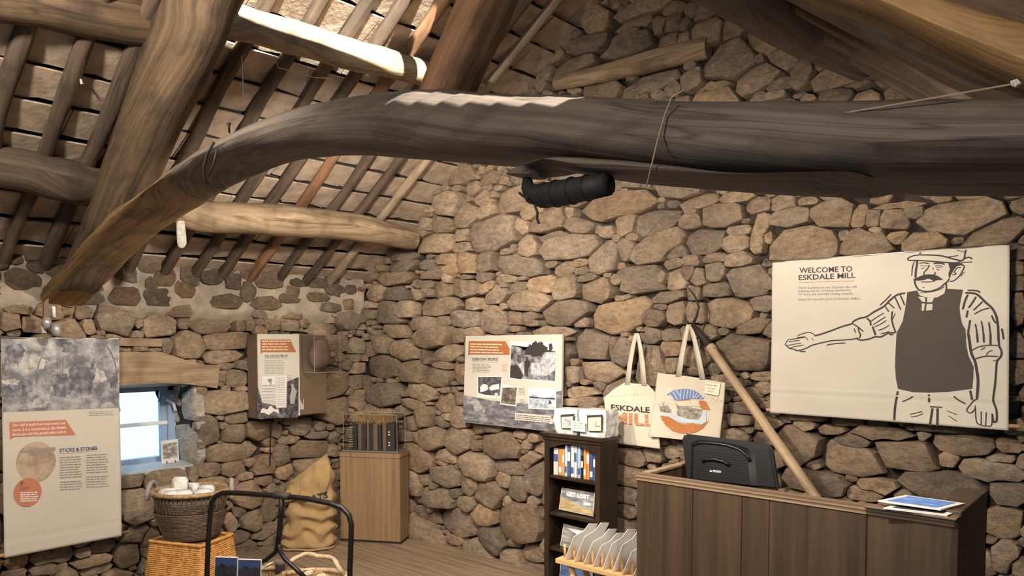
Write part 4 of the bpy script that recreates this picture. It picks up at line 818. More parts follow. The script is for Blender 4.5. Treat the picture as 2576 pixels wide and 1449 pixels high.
LB(16, (1525, 365), (1600, 300), (1680, 215)); LB(14, (800, 905), (900, 885), (1060, 872)); LB(18, (1650, 760), (1705, 760)); LB(14, (440, 990), (520, 990)); LB(12, (1175, 680), (1195, 735)); LB(8, (605, 805), (625, 840))
LA(22, (1240, 697), (1380, 705), (1425, 730)); LA(28, (1205, 735), (1350, 745), (1430, 800), (1500, 870), (1580, 940), (1630, 1010), (1665, 1100), (1685, 1250), (1690, 1449)); LA(26, (1245, 760), (1205, 850), (1170, 980)); LA(24, (1365, 790), (1310, 880), (1255, 955)); LA(20, (1460, 860), (1400, 920), (1325, 990)); LA(18, (1560, 955), (1450, 985), (1340, 1045)); LA(24, (1245, 990), (1225, 1095)); LA(22, (1590, 1060), (1620, 1130), (1660, 1180)); LA(24, (1280, 1130), (1265, 1220), (1250, 1330), (1265, 1449)); LA(18, (1355, 1185), (1375, 1300), (1385, 1449)); LA(18, (1440, 1145), (1465, 1270), (1475, 1449)); LA(20, (1550, 1160), (1570, 1300), (1580, 1449)); LA(24, (1740, 1255), (1765, 1410))
LC(34, (1255, 0), (1275, 150), (1300, 290), (1350, 400), (1380, 560), (1395, 700), (1380, 940)); LC(26, (1380, 0), (1390, 125)); LC(22, (1475, 0), (1480, 125)); LC(26, (1575, 0), (1575, 160)); LC(26, (1690, 0), (1700, 170), (1735, 250), (1725, 330), (1670, 400), (1655, 560), (1640, 750), (1615, 970), (1660, 1100), (1665, 1260), (1620, 1280), (1600, 1160))
LC(16, (1310, 240), (1400, 190), (1550, 165), (1700, 170)); LC(18, (1350, 365), (1500, 325), (1690, 330)); LC(12, (1510, 310), (1550, 260), (1605, 240)); LC(12, (1610, 395), (1690, 375)); LC(12, (1435, 235), (1500, 195)); LC(16, (1390, 945), (1330, 975), (1260, 1060), (1230, 1110), (1265, 1150), (1310, 1140), (1360, 1080)); LC(15, (1355, 1040), (1360, 1180), (1380, 1295), (1440, 1330), (1500, 1340), (1590, 1330), (1600, 1160)); LC(14, (1440, 1130), (1440, 1320)); LC(14, (1515, 1140), (1505, 1330))
LC(30, (225, 835), (185, 1050), (170, 1260)); LC(18, (285, 990), (380, 950), (450, 910)); LC(26, (680, 880), (680, 1000)); LC(20, (1040, 905), (1120, 970), (1215, 1020)); LC(28, (1280, 825), (1310, 960)); LC(18, (695, 1060), (870, 1070)); LC(30, (730, 1085), (690, 1340)); LC(32, (805, 1085), (800, 1345))
for q in (((400, 1175), (580, 1130)), ((415, 1210), (490, 1200), (595, 1160)), ((945, 1120), (1090, 1180)), ((965, 1195), (1090, 1275))): LC(11, *q)
pi.build('drawing', M['ink'], banc)
Print(fw_, .0024).text('WELCOME TO', (2012, 687), (2145, 683), 13, .012).text('ESKDALE MILL', (2010, 705), (2153, 699), 13, .012).build('heading', M['ink'], banc)
Print(fw_, .0024).line([(2010, 711), (2150, 706)], 1.4).build('rule', M['tan_ink'], banc)
Print(fw_, .0024).text('There is plenty to see. Explore the mill', (2008, 727), (2155, 724), 5.5, .012).text('building and its working machinery.', (2008, 735), (2141, 732), 5.5, .012).text('Or enjoy the peaceful setting outside.', (2008, 743), (2146, 741), 5.5, .012).text('Enjoy this special place in Eskdale Valley.', (2009, 756), (2165, 753), 5.5, .012).build('small_text', M['grey_ink'], banc)

def wr2(u, v):
    return .008 * mnoise.noise(Vector((u * 3, v * 2.2, 9))) + .004 * mnoise.noise(Vector((u * 6 + v * 5, v * 2, 4))) + (.006 * math.sin(u * 44) * max(0, (v - 1.50) / .04) if v > 1.5 else 0) - .004 * math.exp(-((v - .40) / .008) ** 2)
fl_ = left_frame(.10, wr2); nl_ = left_frame(.10)
bn = thing('hanging_banner', 'tall cream banner with engraved landscape and orange speech panel on the left wall', 'banner', fl_.at(160, 1400))
bnc = cloth(fl_, [(3, 849), (299, 851), (306, 1348), (10, 1404)], M['canvas'], bn, nu=50, nv=80)
obj('top_rod', MB().tube([nl_.at(-8, 850), nl_.at(303, 852)], .005, 8), M['steel'], bn, smooth=True)
obj('dowel', MB().tube([nl_.at(-12, 1402, -.013), nl_.at(328, 1338, -.013)], .010, 10), M['dowel'], bn, smooth=True)
engr = photo('engraving', [(.30, (.09, .09, .105)), (.45, (.18, .18, .20)), (.55, (.32, .32, .33)), (.68, (.52, .51, .48))], 14, 2.3)
engd = photo('engraving_dark', [(.35, (.075, .075, .09)), (.5, (.14, .14, .16)), (.66, (.34, .34, .36))], 24, 5.1); engl = photo('engraving_light', [(.34, (.20, .20, .21)), (.5, (.42, .41, .39)), (.66, (.60, .58, .54))], 24, 1.1)
Print(fl_, .002).poly([(4, 851), (298, 853), (301, 1026), (6, 1037)]).build('landscape_print', engr, bnc)
E1 = lambda pts: cr(0, 840, 2.497, pts)
def ragged(pts, amp=9, seg=9):
    out = []
    for i, p in enumerate(pts):
        q = pts[(i + 1) % len(pts)]; n = max(1, int(math.dist(p, q) / seg))
        for k in range(n):
            x, y = p[0] + (q[0] - p[0]) * k / n, p[1] + (q[1] - p[1]) * k / n
            out.append((x + amp * mnoise.noise(Vector((x * .06, y * .06, 1))) + amp * .6 * mnoise.noise(Vector((x * .2, y * .2, 5))), y + amp * mnoise.noise(Vector((x * .06, y * .06, 9))) + amp * .6 * mnoise.noise(Vector((x * .2, y * .2, 2)))))
    return out
pd_ = Print(fl_, .003)
for q in ([(430, 215), (490, 195), (560, 205), (580, 150), (600, 180), (590, 250), (580, 380), (480, 370), (430, 290)], [(10, 330), (60, 320), (100, 370), (90, 400), (10, 400)], [(130, 300), (190, 280), (210, 360), (150, 390)], [(680, 270), (740, 250), (745, 340), (690, 340)], [(330, 260), (420, 250), (470, 330), (420, 400), (340, 390)], [(30, 80), (120, 60), (160, 110), (110, 200), (40, 170)], [(380, 60), (450, 50), (470, 100), (400, 130)]): pd_.poly(E1(ragged(q, 16)))
pd_.line(E1([(262, 140), (240, 200), (230, 320)]), 2.5).line(E1([(395, 140), (390, 250)]), 2).line(E1([(660, 60), (710, 150), (735, 250)]), 3)
pd_.build('landscape_dark_print', engd, bnc)
pl_ = Print(fl_, .0028)
for q in ([(180, 190), (190, 130), (240, 120), (280, 170), (270, 220), (180, 230)], [(10, 290), (90, 280), (130, 300), (110, 320), (10, 315)], [(610, 210), (660, 240), (670, 290), (620, 310), (590, 280)], [(210, 410), (280, 390), (310, 420), (290, 460), (200, 465)], [(640, 440), (700, 425), (720, 455), (640, 465)], [(30, 230), (45, 170), (65, 225)]): pl_.poly(E1(ragged(q, 11)))
pl_.line(E1([(270, 200), (340, 170)]), 2).line(E1([(285, 160), (330, 205)]), 2).line(E1([(230, 330), (250, 360)]), 4)
pl_.build('landscape_light_print', engl, bnc)
Print(fl_, .003).poly([(23, 1062), (165, 1056), (190, 1094), (38, 1099), (25, 1106)]).build('orange_panel', M['coral'], bnc)
Print(fl_, .0042).text('Our mill is built from local wood and', (31, 1073), (163, 1067), 7, .012, .15).text('stone. It is a monument to the Eskdale', (31, 1085), (166, 1078), 7, .012, .15).text('landscape and the people who built it.', (31, 1096), (166, 1089), 7, .012, .15).build('panel_text', M['white'], bnc)
Print(fl_, .003).ell(91, 1162, 49, 51).build('photo_print', photo('carved_stone', [(.35, (.28, .20, .14)), (.6, (.50, .39, .29))], 14, 3.3), bnc)
Print(fl_, .0042).poly([(50, 1133), (80, 1132), (138, 1124), (139, 1133), (80, 1139), (50, 1139)]).line([(62, 1170), (78, 1155), (95, 1158), (108, 1150), (128, 1152), (110, 1162), (85, 1168), (64, 1170)], 1.5).build('photo_detail', M['grey_ink'], bnc)
Print(fl_, .0044).ell(69, 1238, 35, 36).build('orange_disc', M['coral'], bnc)
Print(fl_, .0056).text('LOOK', (50, 1232), (73, 1230), 7, .018).line([(54, 1222), (54, 1211)], 2.5).line([(49, 1216), (54, 1210), (59, 1216)], 2.0, False).build('disc_heading', M['box_brown'], bnc)
Print(fl_, .0056).bars(50, 98, 1238, 5, 5.2, 2.6, -.04).build('disc_text', M['white'], bnc)
Print(fl_, .003).text('STICKS & STONES', (149, 1138), (244, 1131), 9, .018).build('heading', M['darkblue'], bnc)
Print(fl_, .003).line([(149, 1141), (245, 1134)], 1).build('rule', M['tan_ink'], bnc)
Print(fl_, .003).bars(150, 206, 1150, 9, 6.3, 2.6, -.05).bars(151, 208, 1212, 4, 6.3, 2.6, -.05).bars(217, 274, 1144, 8, 6.3, 2.6, -.05).bars(217, 274, 1199, 5, 6.3, 2.6, -.05).bars(224, 285, 1036, 3, 4.2, 1.5, -.03, .05).build('small_text', M['grey_ink'], bnc)

# ------------------------------------------------------------------ display boards
fe2 = end_frame(.075)
ev = thing('display_board', 'cream display board with grey photographs on the gable wall', 'board', fe2.at(1290, 1080))
evp = obj('panel', MB().prism([fe2.at(*q) for q in ((1171, 845), (1415, 841), (1411, 1088), (1165, 1062))], (0, .018, 0)), M['board'], ev, bevel=.001)
Print(fe2, .001).poly([(1166, 994), (1240, 1008), (1330, 1016), (1400, 985), (1413, 983), (1411, 1087), (1165, 1061)]).build('hillside_print', photo('hillside', [(.30, (.06, .06, .07)), (.48, (.16, .16, .18)), (.64, (.34, .34, .36))], 14, 4.0, (.7, 1, 2.2)), evp)
D_ = lambda pts: cr(1150, 830, 5.572, pts)
Print(fe2, .0015).poly(D_([(95, 925), (250, 945), (400, 1075), (390, 1160), (250, 1140), (220, 1040), (90, 1010)])).build('ruin_print', photo('ruin', [(.35, (.16, .16, .17)), (.6, (.45, .45, .46))], 40, 1.2), evp)
Print(fe2, .0015).poly(D_([(165, 155), (680, 158), (740, 265), (738, 350), (180, 345), (155, 362)])).build('orange_panel', M['orange'], evp)
Print(fe2, .0022).bars(1184, 1270, 864, 4, 7.0, 2.6, .02, .2).build('panel_text', M['cream'], evp)
Print(fe2, .0015).text('EVERYDAY PEOPLE', (1189, 907), (1253, 907), 6.5, .018).build('heading', M['ink'], evp)
Print(fe2, .0015).bars(1189, 1236, 915, 6, 3.9, 1.7, .02).bars(1305, 1322, 976, 5, 3.6, 1.4, .02).bars(1308, 1324, 1005, 4, 3.6, 1.4, .02).line([(1189, 909.5), (1253, 911)], .8).build('small_text', M['grey_ink'], evp)
Print(fe2, .0015).bars(1263, 1278, 917, 5, 3.8, 1.6, .02).build('caption', M['tan_ink'], evp)
wp = Print(fe2, .0016)
for q in ([(735, 685), (750, 160), (1395, 170), (1385, 742)], [(283, 648), (638, 645), (610, 965), (283, 940)], [(635, 768), (856, 795), (832, 1075), (600, 1040)], [(1000, 800), (1390, 808), (1388, 1122), (1000, 1102)]): wp.poly(D_(q))
wp.build('photo_border', M['white'], evp)
bw = lambda n, s, sd, a=.08, c=.6: photo(n, [(.34, (a * .5, a * .5, a * .6)), (.5, (a * 2.6, a * 2.6, a * 2.9)), (.68, (c, c, c * 1.05))], s, sd)
Print(fe2, .0024).poly(D_([(745, 670), (760, 210), (1385, 300), (1375, 718)])).build('farm_photo', bw('farm_photo', 22, 1.9), evp)
Print(fe2, .0024).poly(D_([(762, 205), (900, 250), (960, 300), (1000, 230), (1100, 170), (1240, 210), (1275, 300), (1385, 305), (1392, 172), (755, 165)])).build('sky_print', M['white'], evp)
pf = Print(fe2, .003); pf.poly(D_(ragged([(930, 330), (1000, 220), (1080, 175), (1180, 170), (1250, 230), (1275, 300), (1220, 315), (1200, 375), (1100, 375), (1030, 350), (985, 350)], 34, 14))); pf.poly(D_([(1290, 200), (1330, 185), (1345, 260), (1320, 300), (1295, 290)]))
pf.poly(D_([(945, 450), (970, 420), (965, 380), (985, 365), (1000, 420), (1035, 450), (1020, 520), (1000, 550), (998, 655), (978, 655), (975, 570), (965, 655), (950, 650)])); pf.poly(D_([(750, 500), (850, 490), (930, 640), (900, 690), (745, 668)])); pf.build('dark_shapes', M['ink'], evp)
pg = Print(fe2, .0028); pg.poly(D_([(1035, 460), (1180, 460), (1230, 310), (1385, 315), (1385, 560), (1250, 640), (1050, 640)])); pg.poly(D_([(860, 480), (930, 440), (945, 520), (940, 640), (900, 560)])); pg.build('cottage_print', photo('cottage', [(.4, (.34, .34, .36)), (.62, (.72, .72, .74))], 40, 2.0), evp)
Print(fe2, .0024).poly(D_([(297, 660), (625, 656), (600, 925), (400, 910), (300, 880)])).build('sheep_photo', bw('sheep_photo', 30, 6.2, .035, .2), evp)
Print(fe2, .003).poly(D_([(325, 800), (370, 755), (430, 770), (440, 830), (390, 860), (330, 870)])).poly(D_([(450, 810), (500, 770), (590, 755), (595, 830), (530, 840), (470, 850)])).poly(D_([(510, 870), (530, 905), (545, 870), (590, 920), (530, 915)])).build('sheep_print', M['white'], evp)
Print(fe2, .0024).poly(D_([(640, 810), (842, 805), (820, 1055), (615, 1025)])).build('workers_photo', photo('workers', [(.35, (.05, .04, .035)), (.5, (.16, .13, .11)), (.7, (.42, .38, .33))], 34, 8.0), evp)
Print(fe2, .0024).poly(D_([(1015, 812), (1380, 820), (1376, 1105), (1013, 1088)])).build('field_photo', photo('field', [(.35, (.22, .25, .32)), (.6, (.62, .66, .74))], 42, 3.0), evp)
Print(fe2, .003).poly(D_([(1015, 812), (1380, 820), (1376, 910), (1280, 945), (1015, 900)])).build('sky_print', plain('pale_sky', (.66, .71, .80), .5), evp)
Print(fe2, .0032).poly(D_([(1015, 930), (1250, 955), (1376, 955), (1376, 975), (1015, 950)])).poly(D_([(1280, 1040), (1300, 980), (1330, 1030)])).build('tree_line', M['darkblue'], evp)
Print(fe2, .0024).poly(D_([(812, 1158), (1318, 1200), (1318, 1240), (1345, 1250), (1345, 1320), (815, 1265)])).build('caption_panel', M['board'], evp)
Print(fe2, .003).bars(1299, 1385, 1043, 4, 4.6, 1.4, .085, .04).build('caption_text', M['ink'], evp)

fm = left_frame(.17)
dm = thing('display_box', 'brown wall box with cream dancing miller panel and clear case', 'display', fm.at(700, 1050))
p_tl, p_bl = fm.at(647, 841), fm.at(647, 1054)
y0, z1, z0 = p_tl.y, p_tl.z, p_bl.z; ym = fm.at(752, 900).y; y1 = fm.at(822, 900).y; x1 = XL + .17
obj('box', MB().box((XL + .095, (y0 + y1) / 2, (z0 + z1) / 2), (.14, y1 - y0, z1 - z0)), M['box_brown'], dm, bevel=.003)
dmp = obj('panel', MB().box((x1, (y0 + ym) / 2, (z0 + z1) / 2), (.012, ym - y0, z1 - z0 + .004)), M['board'], dm, bevel=.001)
fm = left_frame(.17 + .006)
G_ = lambda pts: cr(620, 820, 2.4975, pts)
Print(fm, .001).poly(G_([(86, 85), (275, 85), (312, 165), (105, 165), (88, 176)])).build('orange_panel', M['orange'], dmp)
Print(fm, .002).bars(659, 730, 857, 4, 7.2, 2.4, 0, .2).build('panel_text', M['cream'], dmp)
Print(fm, .001).text('THE DANCING MILLER', (665, 899), (724, 897), 5.5, .018).line([(665, 901), (724, 900)], .8).build('heading', M['ink'], dmp)
Print(fm, .001).bars(665, 716, 906, 3, 4.2, 1.4).bars(665, 716, 919, 6, 4.0, 1.3).bars(722, 735, 944, 4, 3.6, 1.2).build('small_text', M['grey_ink'], dmp)
Print(fm, .001).poly(G_([(66, 370), (95, 460), (95, 480), (250, 515), (255, 350), (328, 320), (326, 575), (66, 582)])).build('crowd_photo', bw('crowd_photo', 30, 4.4, .03, .25), dmp)
Print(fm, .0018).poly(G_([(98, 318), (180, 312), (183, 475), (95, 480)])).poly(G_([(190, 315), (250, 312), (248, 512), (187, 515)])).build('sheet_print', M['white'], dmp)
pp = Print(fm, .0026)
for k in range(6): pp.line([(659, 970 + k * 7.4), (692, 969 + k * 7.4)], 1.6); pp.line([(659, 973 + k * 7.4), (692, 972 + k * 7.4)], .9)
pp.bars(697, 718, 948, 17, 4.4, 1.1).poly(G_([(130, 335), (160, 330), (155, 360), (150, 380), (145, 350), (138, 355)])).build('sheet_text', M['grey_ink'], dmp)
Print(fm, .0018).poly(G_([(280, 370), (295, 362), (298, 385), (315, 410), (305, 450), (300, 490), (275, 490), (272, 440), (282, 400)])).build('figure_print', plain('figure_grey', (.42, .40, .38), .6), dmp)
Print(fm, .0018).poly(G_([(85, 545), (100, 515), (130, 525), (150, 500), (180, 525), (200, 520), (205, 550), (170, 535), (140, 560), (110, 545)])).build('light_shapes', M['white'], dmp)
fb = left_frame(.166)
pq = Print(fb, .001); 
for k in range(7): pq.line([(754 + k * 1.5, 1030), (754 + k * 1.5, 1003 + (k * 37 % 17))], 1.1)
pq.build('tally_print', M['white'], dmp)
yc0 = fb.at(757, 900).y; zc1 = fb.at(757, 843).z; zc0 = fb.at(757, 936).z; xo = XL + .34
case = obj('clear_case', MB().box(((XL + .168 + xo) / 2, (yc0 + y1) / 2, (zc0 + zc1) / 2), (xo - XL - .168, y1 - yc0, zc1 - zc0)), M['acrylic'], dm)
ce = MB()
for ya in (yc0, y1):
    ce.tube([(XL + .168, ya, zc0), (xo, ya, zc0)], .0018, 5); ce.tube([(xo, ya, zc0), (xo, ya, zc1)], .0018, 5)
ce.tube([(xo, yc0, zc0), (xo, y1, zc0)], .0018, 5); ce.tube([(xo, yc0, zc1), (xo, y1, zc1)], .0018, 5)
eo = obj('case_edges', ce, M['silver'], dm); eo['kind'] = 'stuff'
hd = thing('carved_head', 'dark brown rounded pot-like exhibit inside the clear case', 'exhibit', (XL + .23, (yc0 + y1) / 2, zc0))
yc, zc, xc = (yc0 + y1) / 2, (zc0 + zc1) / 2, XL + .245
prof = [(.004, -.105), (.045, -.10), (.075, -.07), (.088, -.03), (.088, .01), (.072, .05), (.06, .075), (.062, .095), (.045, .105), (.004, .108)]
obj('body', MB().rings([[(xc + r * .75 * math.cos(t * math.pi / 10), yc + r * math.sin(t * math.pi / 10), zc + z) for t in range(20)] for r, z in prof]), plain('dark_clay', (.14, .09, .06), .7, .2, 14, bmp=.3), hd, smooth=True)
obj('spout', MB().tube([(xc + .05, yc + .06, zc - .01), (xc + .08, yc + .085, zc + .0)], [.03, .02], 10), plain('dark_clay_2', (.15, .10, .065), .7, .2, 14), hd, smooth=True)

# ------------------------------------------------------------------ tote bags
def tote(label, out, strapL, strapR, hook, off, wseed):
    w = lambda u, v: .006 * mnoise.noise(Vector((u * 9, v * 6, wseed))) + .003 * mnoise.noise(Vector((u * 22, v * 14, wseed)))
    fr = end_frame(off, w); t = thing('tote_bag', label, 'bag', fr.at(out[-1][0], out[-1][1]), 'cotton tote bags on the gable wall')
    pr = Print(fr, .0); pr.lim = .014; pr.poly(out); me = MB(); me.v, me.f = pr.mb.v, pr.mb.f
    o = obj('bag_body', me, M['canvas2'], t)
    bm = bmesh.new(); bm.from_mesh(o.data); bmesh.ops.remove_doubles(bm, verts=bm.verts, dist=1e-5); bmesh.ops.recalc_face_normals(bm, faces=bm.faces); bm.to_mesh(o.data); bm.free(); o.data.shade_smooth()
    md = o.modifiers.new('thickness', 'SOLIDIFY'); md.thickness = .012; md.offset = 0
    for s, dd in ((strapL, .006), (strapR, .010)):
        mb = MB(); L, R = [], []
        for (x, y, ww) in s: L.append(fr.at(x - ww, y, dd)); R.append(fr.at(x + ww, y, dd))
        n = len(s); mb.add(L + R, [(i, i + 1, n + i + 1, n + i) for i in range(n - 1)]); so_ = obj('handle', mb, M['canvas2'], t, smooth=True)
        md = so_.modifiers.new('thickness', 'SOLIDIFY'); md.thickness = .003; md.offset = 0
    nf = end_frame(off); hk_ = tag(obj('wall_hook', MB().tube([nf.at(hook[0], hook[1] - 3, -off + .0), nf.at(hook[0], hook[1] - 2, .01), nf.at(hook[0], hook[1] - 8, .02)], .004, 7), M['rust'], smooth=True), 'small iron hook holding the ' + ('lettered' if wseed < 5 else 'pictured') + ' tote bag', 'hook')
    return t, fr, o
t1, f1, t1b = tote('cream tote bag with dark and orange lettering beside the bookcase', [(1520, 1000), (1545, 980), (1571, 963), (1630, 967), (1652, 990), (1660, 1129), (1600, 1121), (1530, 1112)], [(1602, 838, 4), (1594, 870, 5), (1586, 915, 6), (1580, 968, 6.5)], [(1606, 838, 4), (1612, 870, 5), (1618, 915, 6), (1623, 970, 6.5)], (1604, 838), .075, 2.0)
Print(f1, .0095).text('ESKDALE', (1539, 1030), (1637, 1038), 13, .022).build('lettering_dark', M['ink'], t1b)
Print(f1, .0095).text('MILL', (1543, 1062), (1650, 1073), 27, .030).build('lettering_orange', photo('speckled_orange', [(.40, (.48, .17, .06)), (.52, (.44, .21, .11)), (.66, (.66, .50, .34))], 90, 1.0), t1b)
t2, f2, t2b = tote('cream tote bag printed with a round blue and orange mill picture', [(1655, 938), (1740, 948), (1825, 963), (1822, 1010), (1810, 1113), (1720, 1106), (1634, 1097), (1645, 1020)], [(1733, 816, 4), (1725, 850, 5.5), (1716, 900, 6.5), (1708, 948, 7)], [(1738, 816, 4), (1748, 850, 5.5), (1760, 900, 6.5), (1770, 955, 7)], (1735, 816), .10, 8.0)
H_ = lambda pts: cr(1640, 930, 7.625, pts)
Print(f2, .0095).poly(H_([(300, 475), (420, 400), (560, 368), (700, 365), (830, 395), (930, 455), (1020, 560), (900, 560), (780, 555), (650, 575), (560, 580), (430, 570), (370, 500)])).build('sky_print', plain('print_blue', (.14, .22, .42), .8), t2b)
pb = Print(f2, .0112)
for q in (((360, 470), (440, 565)), ((420, 420), (510, 565)), ((480, 395), (555, 500)), ((575, 375), (555, 570)), ((640, 372), (620, 560)), ((705, 372), (680, 550)), ((765, 380), (745, 545)), ((825, 400), (800, 545)), ((890, 440), (820, 545)), ((940, 480), (860, 545)), ((985, 520), (930, 555))): pb.line(H_(q), 2.2)
pb.poly(H_([(200, 880), (160, 820), (400, 850), (470, 830), (540, 890), (700, 935), (890, 965), (960, 900), (980, 790), (1060, 790), (1060, 1000), (960, 1050), (820, 1020), (600, 1020), (480, 980), (350, 900)])).build('pale_print', plain('print_pale_blue', (.52, .58, .66), .8), t2b)
Print(f2, .0095).poly(H_([(175, 885), (280, 885), (400, 930), (500, 1000), (620, 1045), (800, 1030), (930, 1060), (1060, 1010), (1100, 960), (1140, 820), (1080, 1010), (980, 1130), (850, 1200), (700, 1220), (550, 1215), (400, 1170), (280, 1070), (200, 960)])).poly(H_([(430, 590), (740, 570), (760, 580), (560, 598)])).poly(H_([(910, 590), (1000, 590), (1060, 620), (1135, 775), (1000, 760), (950, 740)])).build('orange_print', photo('tote_orange', [(.45, (.46, .17, .05)), (.60, (.44, .18, .06)), (.70, (.72, .52, .30))], 80, 2.0), t2b)
Print(f2, .0108).poly(H_([(155, 700), (230, 700), (215, 620), (195, 590), (260, 680), (330, 690), (390, 760), (390, 825), (180, 795)])).poly(H_([(480, 640), (530, 700), (800, 730), (980, 765), (950, 880), (880, 965), (700, 930), (540, 890), (480, 850), (510, 780)])).build('mill_print', photo('mill_grey', [(.38, (.16, .14, .12)), (.55, (.36, .33, .27)), (.7, (.6, .56, .48))], 60, 3.0), t2b)
Print(f2, .0112).poly(H_([(460, 610), (730, 585), (790, 705), (530, 690)])).poly(H_([(750, 575), (895, 585), (940, 710), (810, 690)])).build('roof_print', M['canvas2'], t2b)
pc = thing('price_card', 'small cream price card pinned to the pictured tote bag', 'card', f2.at(1800, 975, .012))
pcf = end_frame(.118)
obj('card', MB().prism([pcf.at(*q) for q in ((1775, 961), (1812, 966), (1807, 996), (1771, 989))], (0, .003, 0)), M['cream'], pc)
Print(pcf, .001).text('Eskdale Mill', (1776, 968.5), (1804, 972.5), 3.6).text('Tote Bag', (1779, 977), (1799, 980), 3.6).text('£5.00', (1780, 985), (1794, 987), 3.6).build('card_text', M['grey_ink'], pc)
# long pole with iron head
pt = thing('long_pole', 'long wooden pole with a dark iron head leaning behind the counter', 'tool', (-.75, 3.05, 0))
ptop = end_frame(.13).at(1787, 872); pend = Frame((0, 3.28, 0), (1, 0, 0), (0, 0, 1)).at(2040, 1238); pd2 = (pend - ptop); pbot = ptop + pd2 * ((ptop.z - .01) / (ptop.z - pend.z))
sh = log('shaft', ptop, pbot, .023, M['pole'], pt, 12, 2.2, .004, .002, 3.0, 6)
phead = end_frame(.13).at(1742, 816)
obj('iron_head', MB().tube([ptop - (ptop - phead) * -.0, ptop.lerp(phead, .5), phead], [.020, .017, .012], 10), M['rust'], pt, smooth=True)
hf = end_frame(.13); obj('iron_tine', MB().tube([hf.at(1744, 814), hf.at(1753, 795), hf.at(1758, 772), hf.at(1748, 745), hf.at(1732, 724)], [.009, .006, .006, .005, .003], 8), M['rust'], pt, smooth=True)
obj('collar', MB().tube([ptop + pd2.normalized() * .0, ptop + pd2.normalized() * .03], .026, 10), M['pole'], pt)

cbl = tag(obj('cable', MB().tube([left_frame(.06).at(*q) for q in ((681, 1050), (681, 1085), (680, 1130), (679, 1172))], .004, 6), M['black']), 'thin black cable running down the stones below the display box', 'cable')
# ------------------------------------------------------------------ corner: plinth, sack, baskets, frame
FLOOR = Frame((0, 0, 0), (1, 0, 0), (0, 1, 0)); FLOOR.N = Vector((0, 0, 1))
def ground(px, py): return hit(px, py, (0, 0, 1), (0, 0, 0))
def at_depth(px, py, d): v = ray(px, py); return EYE + v * (d / v.dot(FW))
a, b = ground(857, 1362), ground(1007, 1371); ex = (b - a).normalized(); ez = Vector((0, 0, 1)); en = Vector((ex.y, -ex.x, 0))
W = (b - a).length; H = .68; D = .20; cc = (a + b) / 2 - en * D / 2; R3 = Matrix((ex, -en, ez)).transposed()
pln = thing('display_plinth', 'oak veneer display plinth standing in the corner', 'plinth', cc)
obj('body', MB().box(cc + ez * (.02 + (H - .06) / 2), (W, D, H - .06), R3), M['oak_veneer'], pln, bevel=.003)
obj('top', MB().box(cc + ez * (H - .02), (W + .006, D + .006, .036), R3), M['oak_veneer'], pln, bevel=.003)
obj('kickboard', MB().box(cc + ez * .01, (W - .01, D - .03, .022), R3), M['dark'], pln)
obj('tray', MB().box(cc + ez * (H + .006), (W - .02, D - .005, .012), R3), M['steel'], pln, bevel=.003)
CH = .27
obj('clear_cover', MB().box(cc + ez * (H + .012 + CH / 2), (W - .05, D - .03, CH), R3), M['acrylic'], pln)
ce = MB()
for sx in (-1, 1):
    for sy in (-1, 1):
        q = cc + ex * sx * (W / 2 - .025) + en * sy * (D / 2 - .015); ce.tube([q + ez * (H + .012), q + ez * (H + .012 + CH)], .002, 5)
    q0 = cc + en * (D / 2 - .015) * sx; ce.tube([q0 - ex * (W / 2 - .025) + ez * (H + .012 + CH), q0 + ex * (W / 2 - .025) + ez * (H + .012 + CH)], .002, 5)
obj('cover_edges', ce, M['silver'], pln)['kind'] = 'stuff'
exh = thing('mill_exhibit', 'dark slatted exhibit topped with straw inside the plinth case', 'exhibit', cc + ez * (H + .012))
def pbx(u, w, z0, z1, d0=-.06, d1=.06): return MB().box(cc + ex * u + en * ((d0 + d1) / 2) + ez * (H + .012 + (z0 + z1) / 2), (w, d1 - d0, z1 - z0), R3)
obj('backboard', pbx(0, .34, 0, .20, -.07, .03), M['dark'], exh)
for k, u in enumerate([-.13, -.095, -.065, -.03, .0, .03, .065, .10]):
    obj('slat', pbx(u, .018 + .008 * (k % 3), .0, .19 + .01 * (k % 2), .032, .055), M['box_brown'] if k % 2 else M['dark'], exh, bevel=.002)
coil = MB()
for k in range(9): coil.tube([cc + ex * (-.165 + .016 * math.cos(t)) + en * (.05 + .016 * math.sin(t)) + ez * (H + .035 + .018 * k) for t in [i * math.pi / 5 for i in range(10)]], .003, 5, closed=True)
obj('coil', coil, M['silver'], exh)['kind'] = 'stuff'
for z in (.05, .07, .13, .15): obj('stud', MB().tube([cc + ex * .135 + en * .035 + ez * (H + z), cc + ex * .135 + en * .05 + ez * (H + z)], .006, 8), M['white'], exh)
rr = random.Random(4); sb_ = MB()
for k in range(170):
    q = cc + ex * rr.uniform(-.14, .13) + en * rr.uniform(-.05, .06) + ez * (H + .20 + rr.uniform(0, .015)); d = Vector((rr.uniform(-.6, .6), rr.uniform(-.6, .6), 1)).normalized() * rr.uniform(.05, .12)
    sb_.tube([q, q + d], .0013, 3)
obj('straw', sb_, M['straw'], exh)['kind'] = 'stuff'
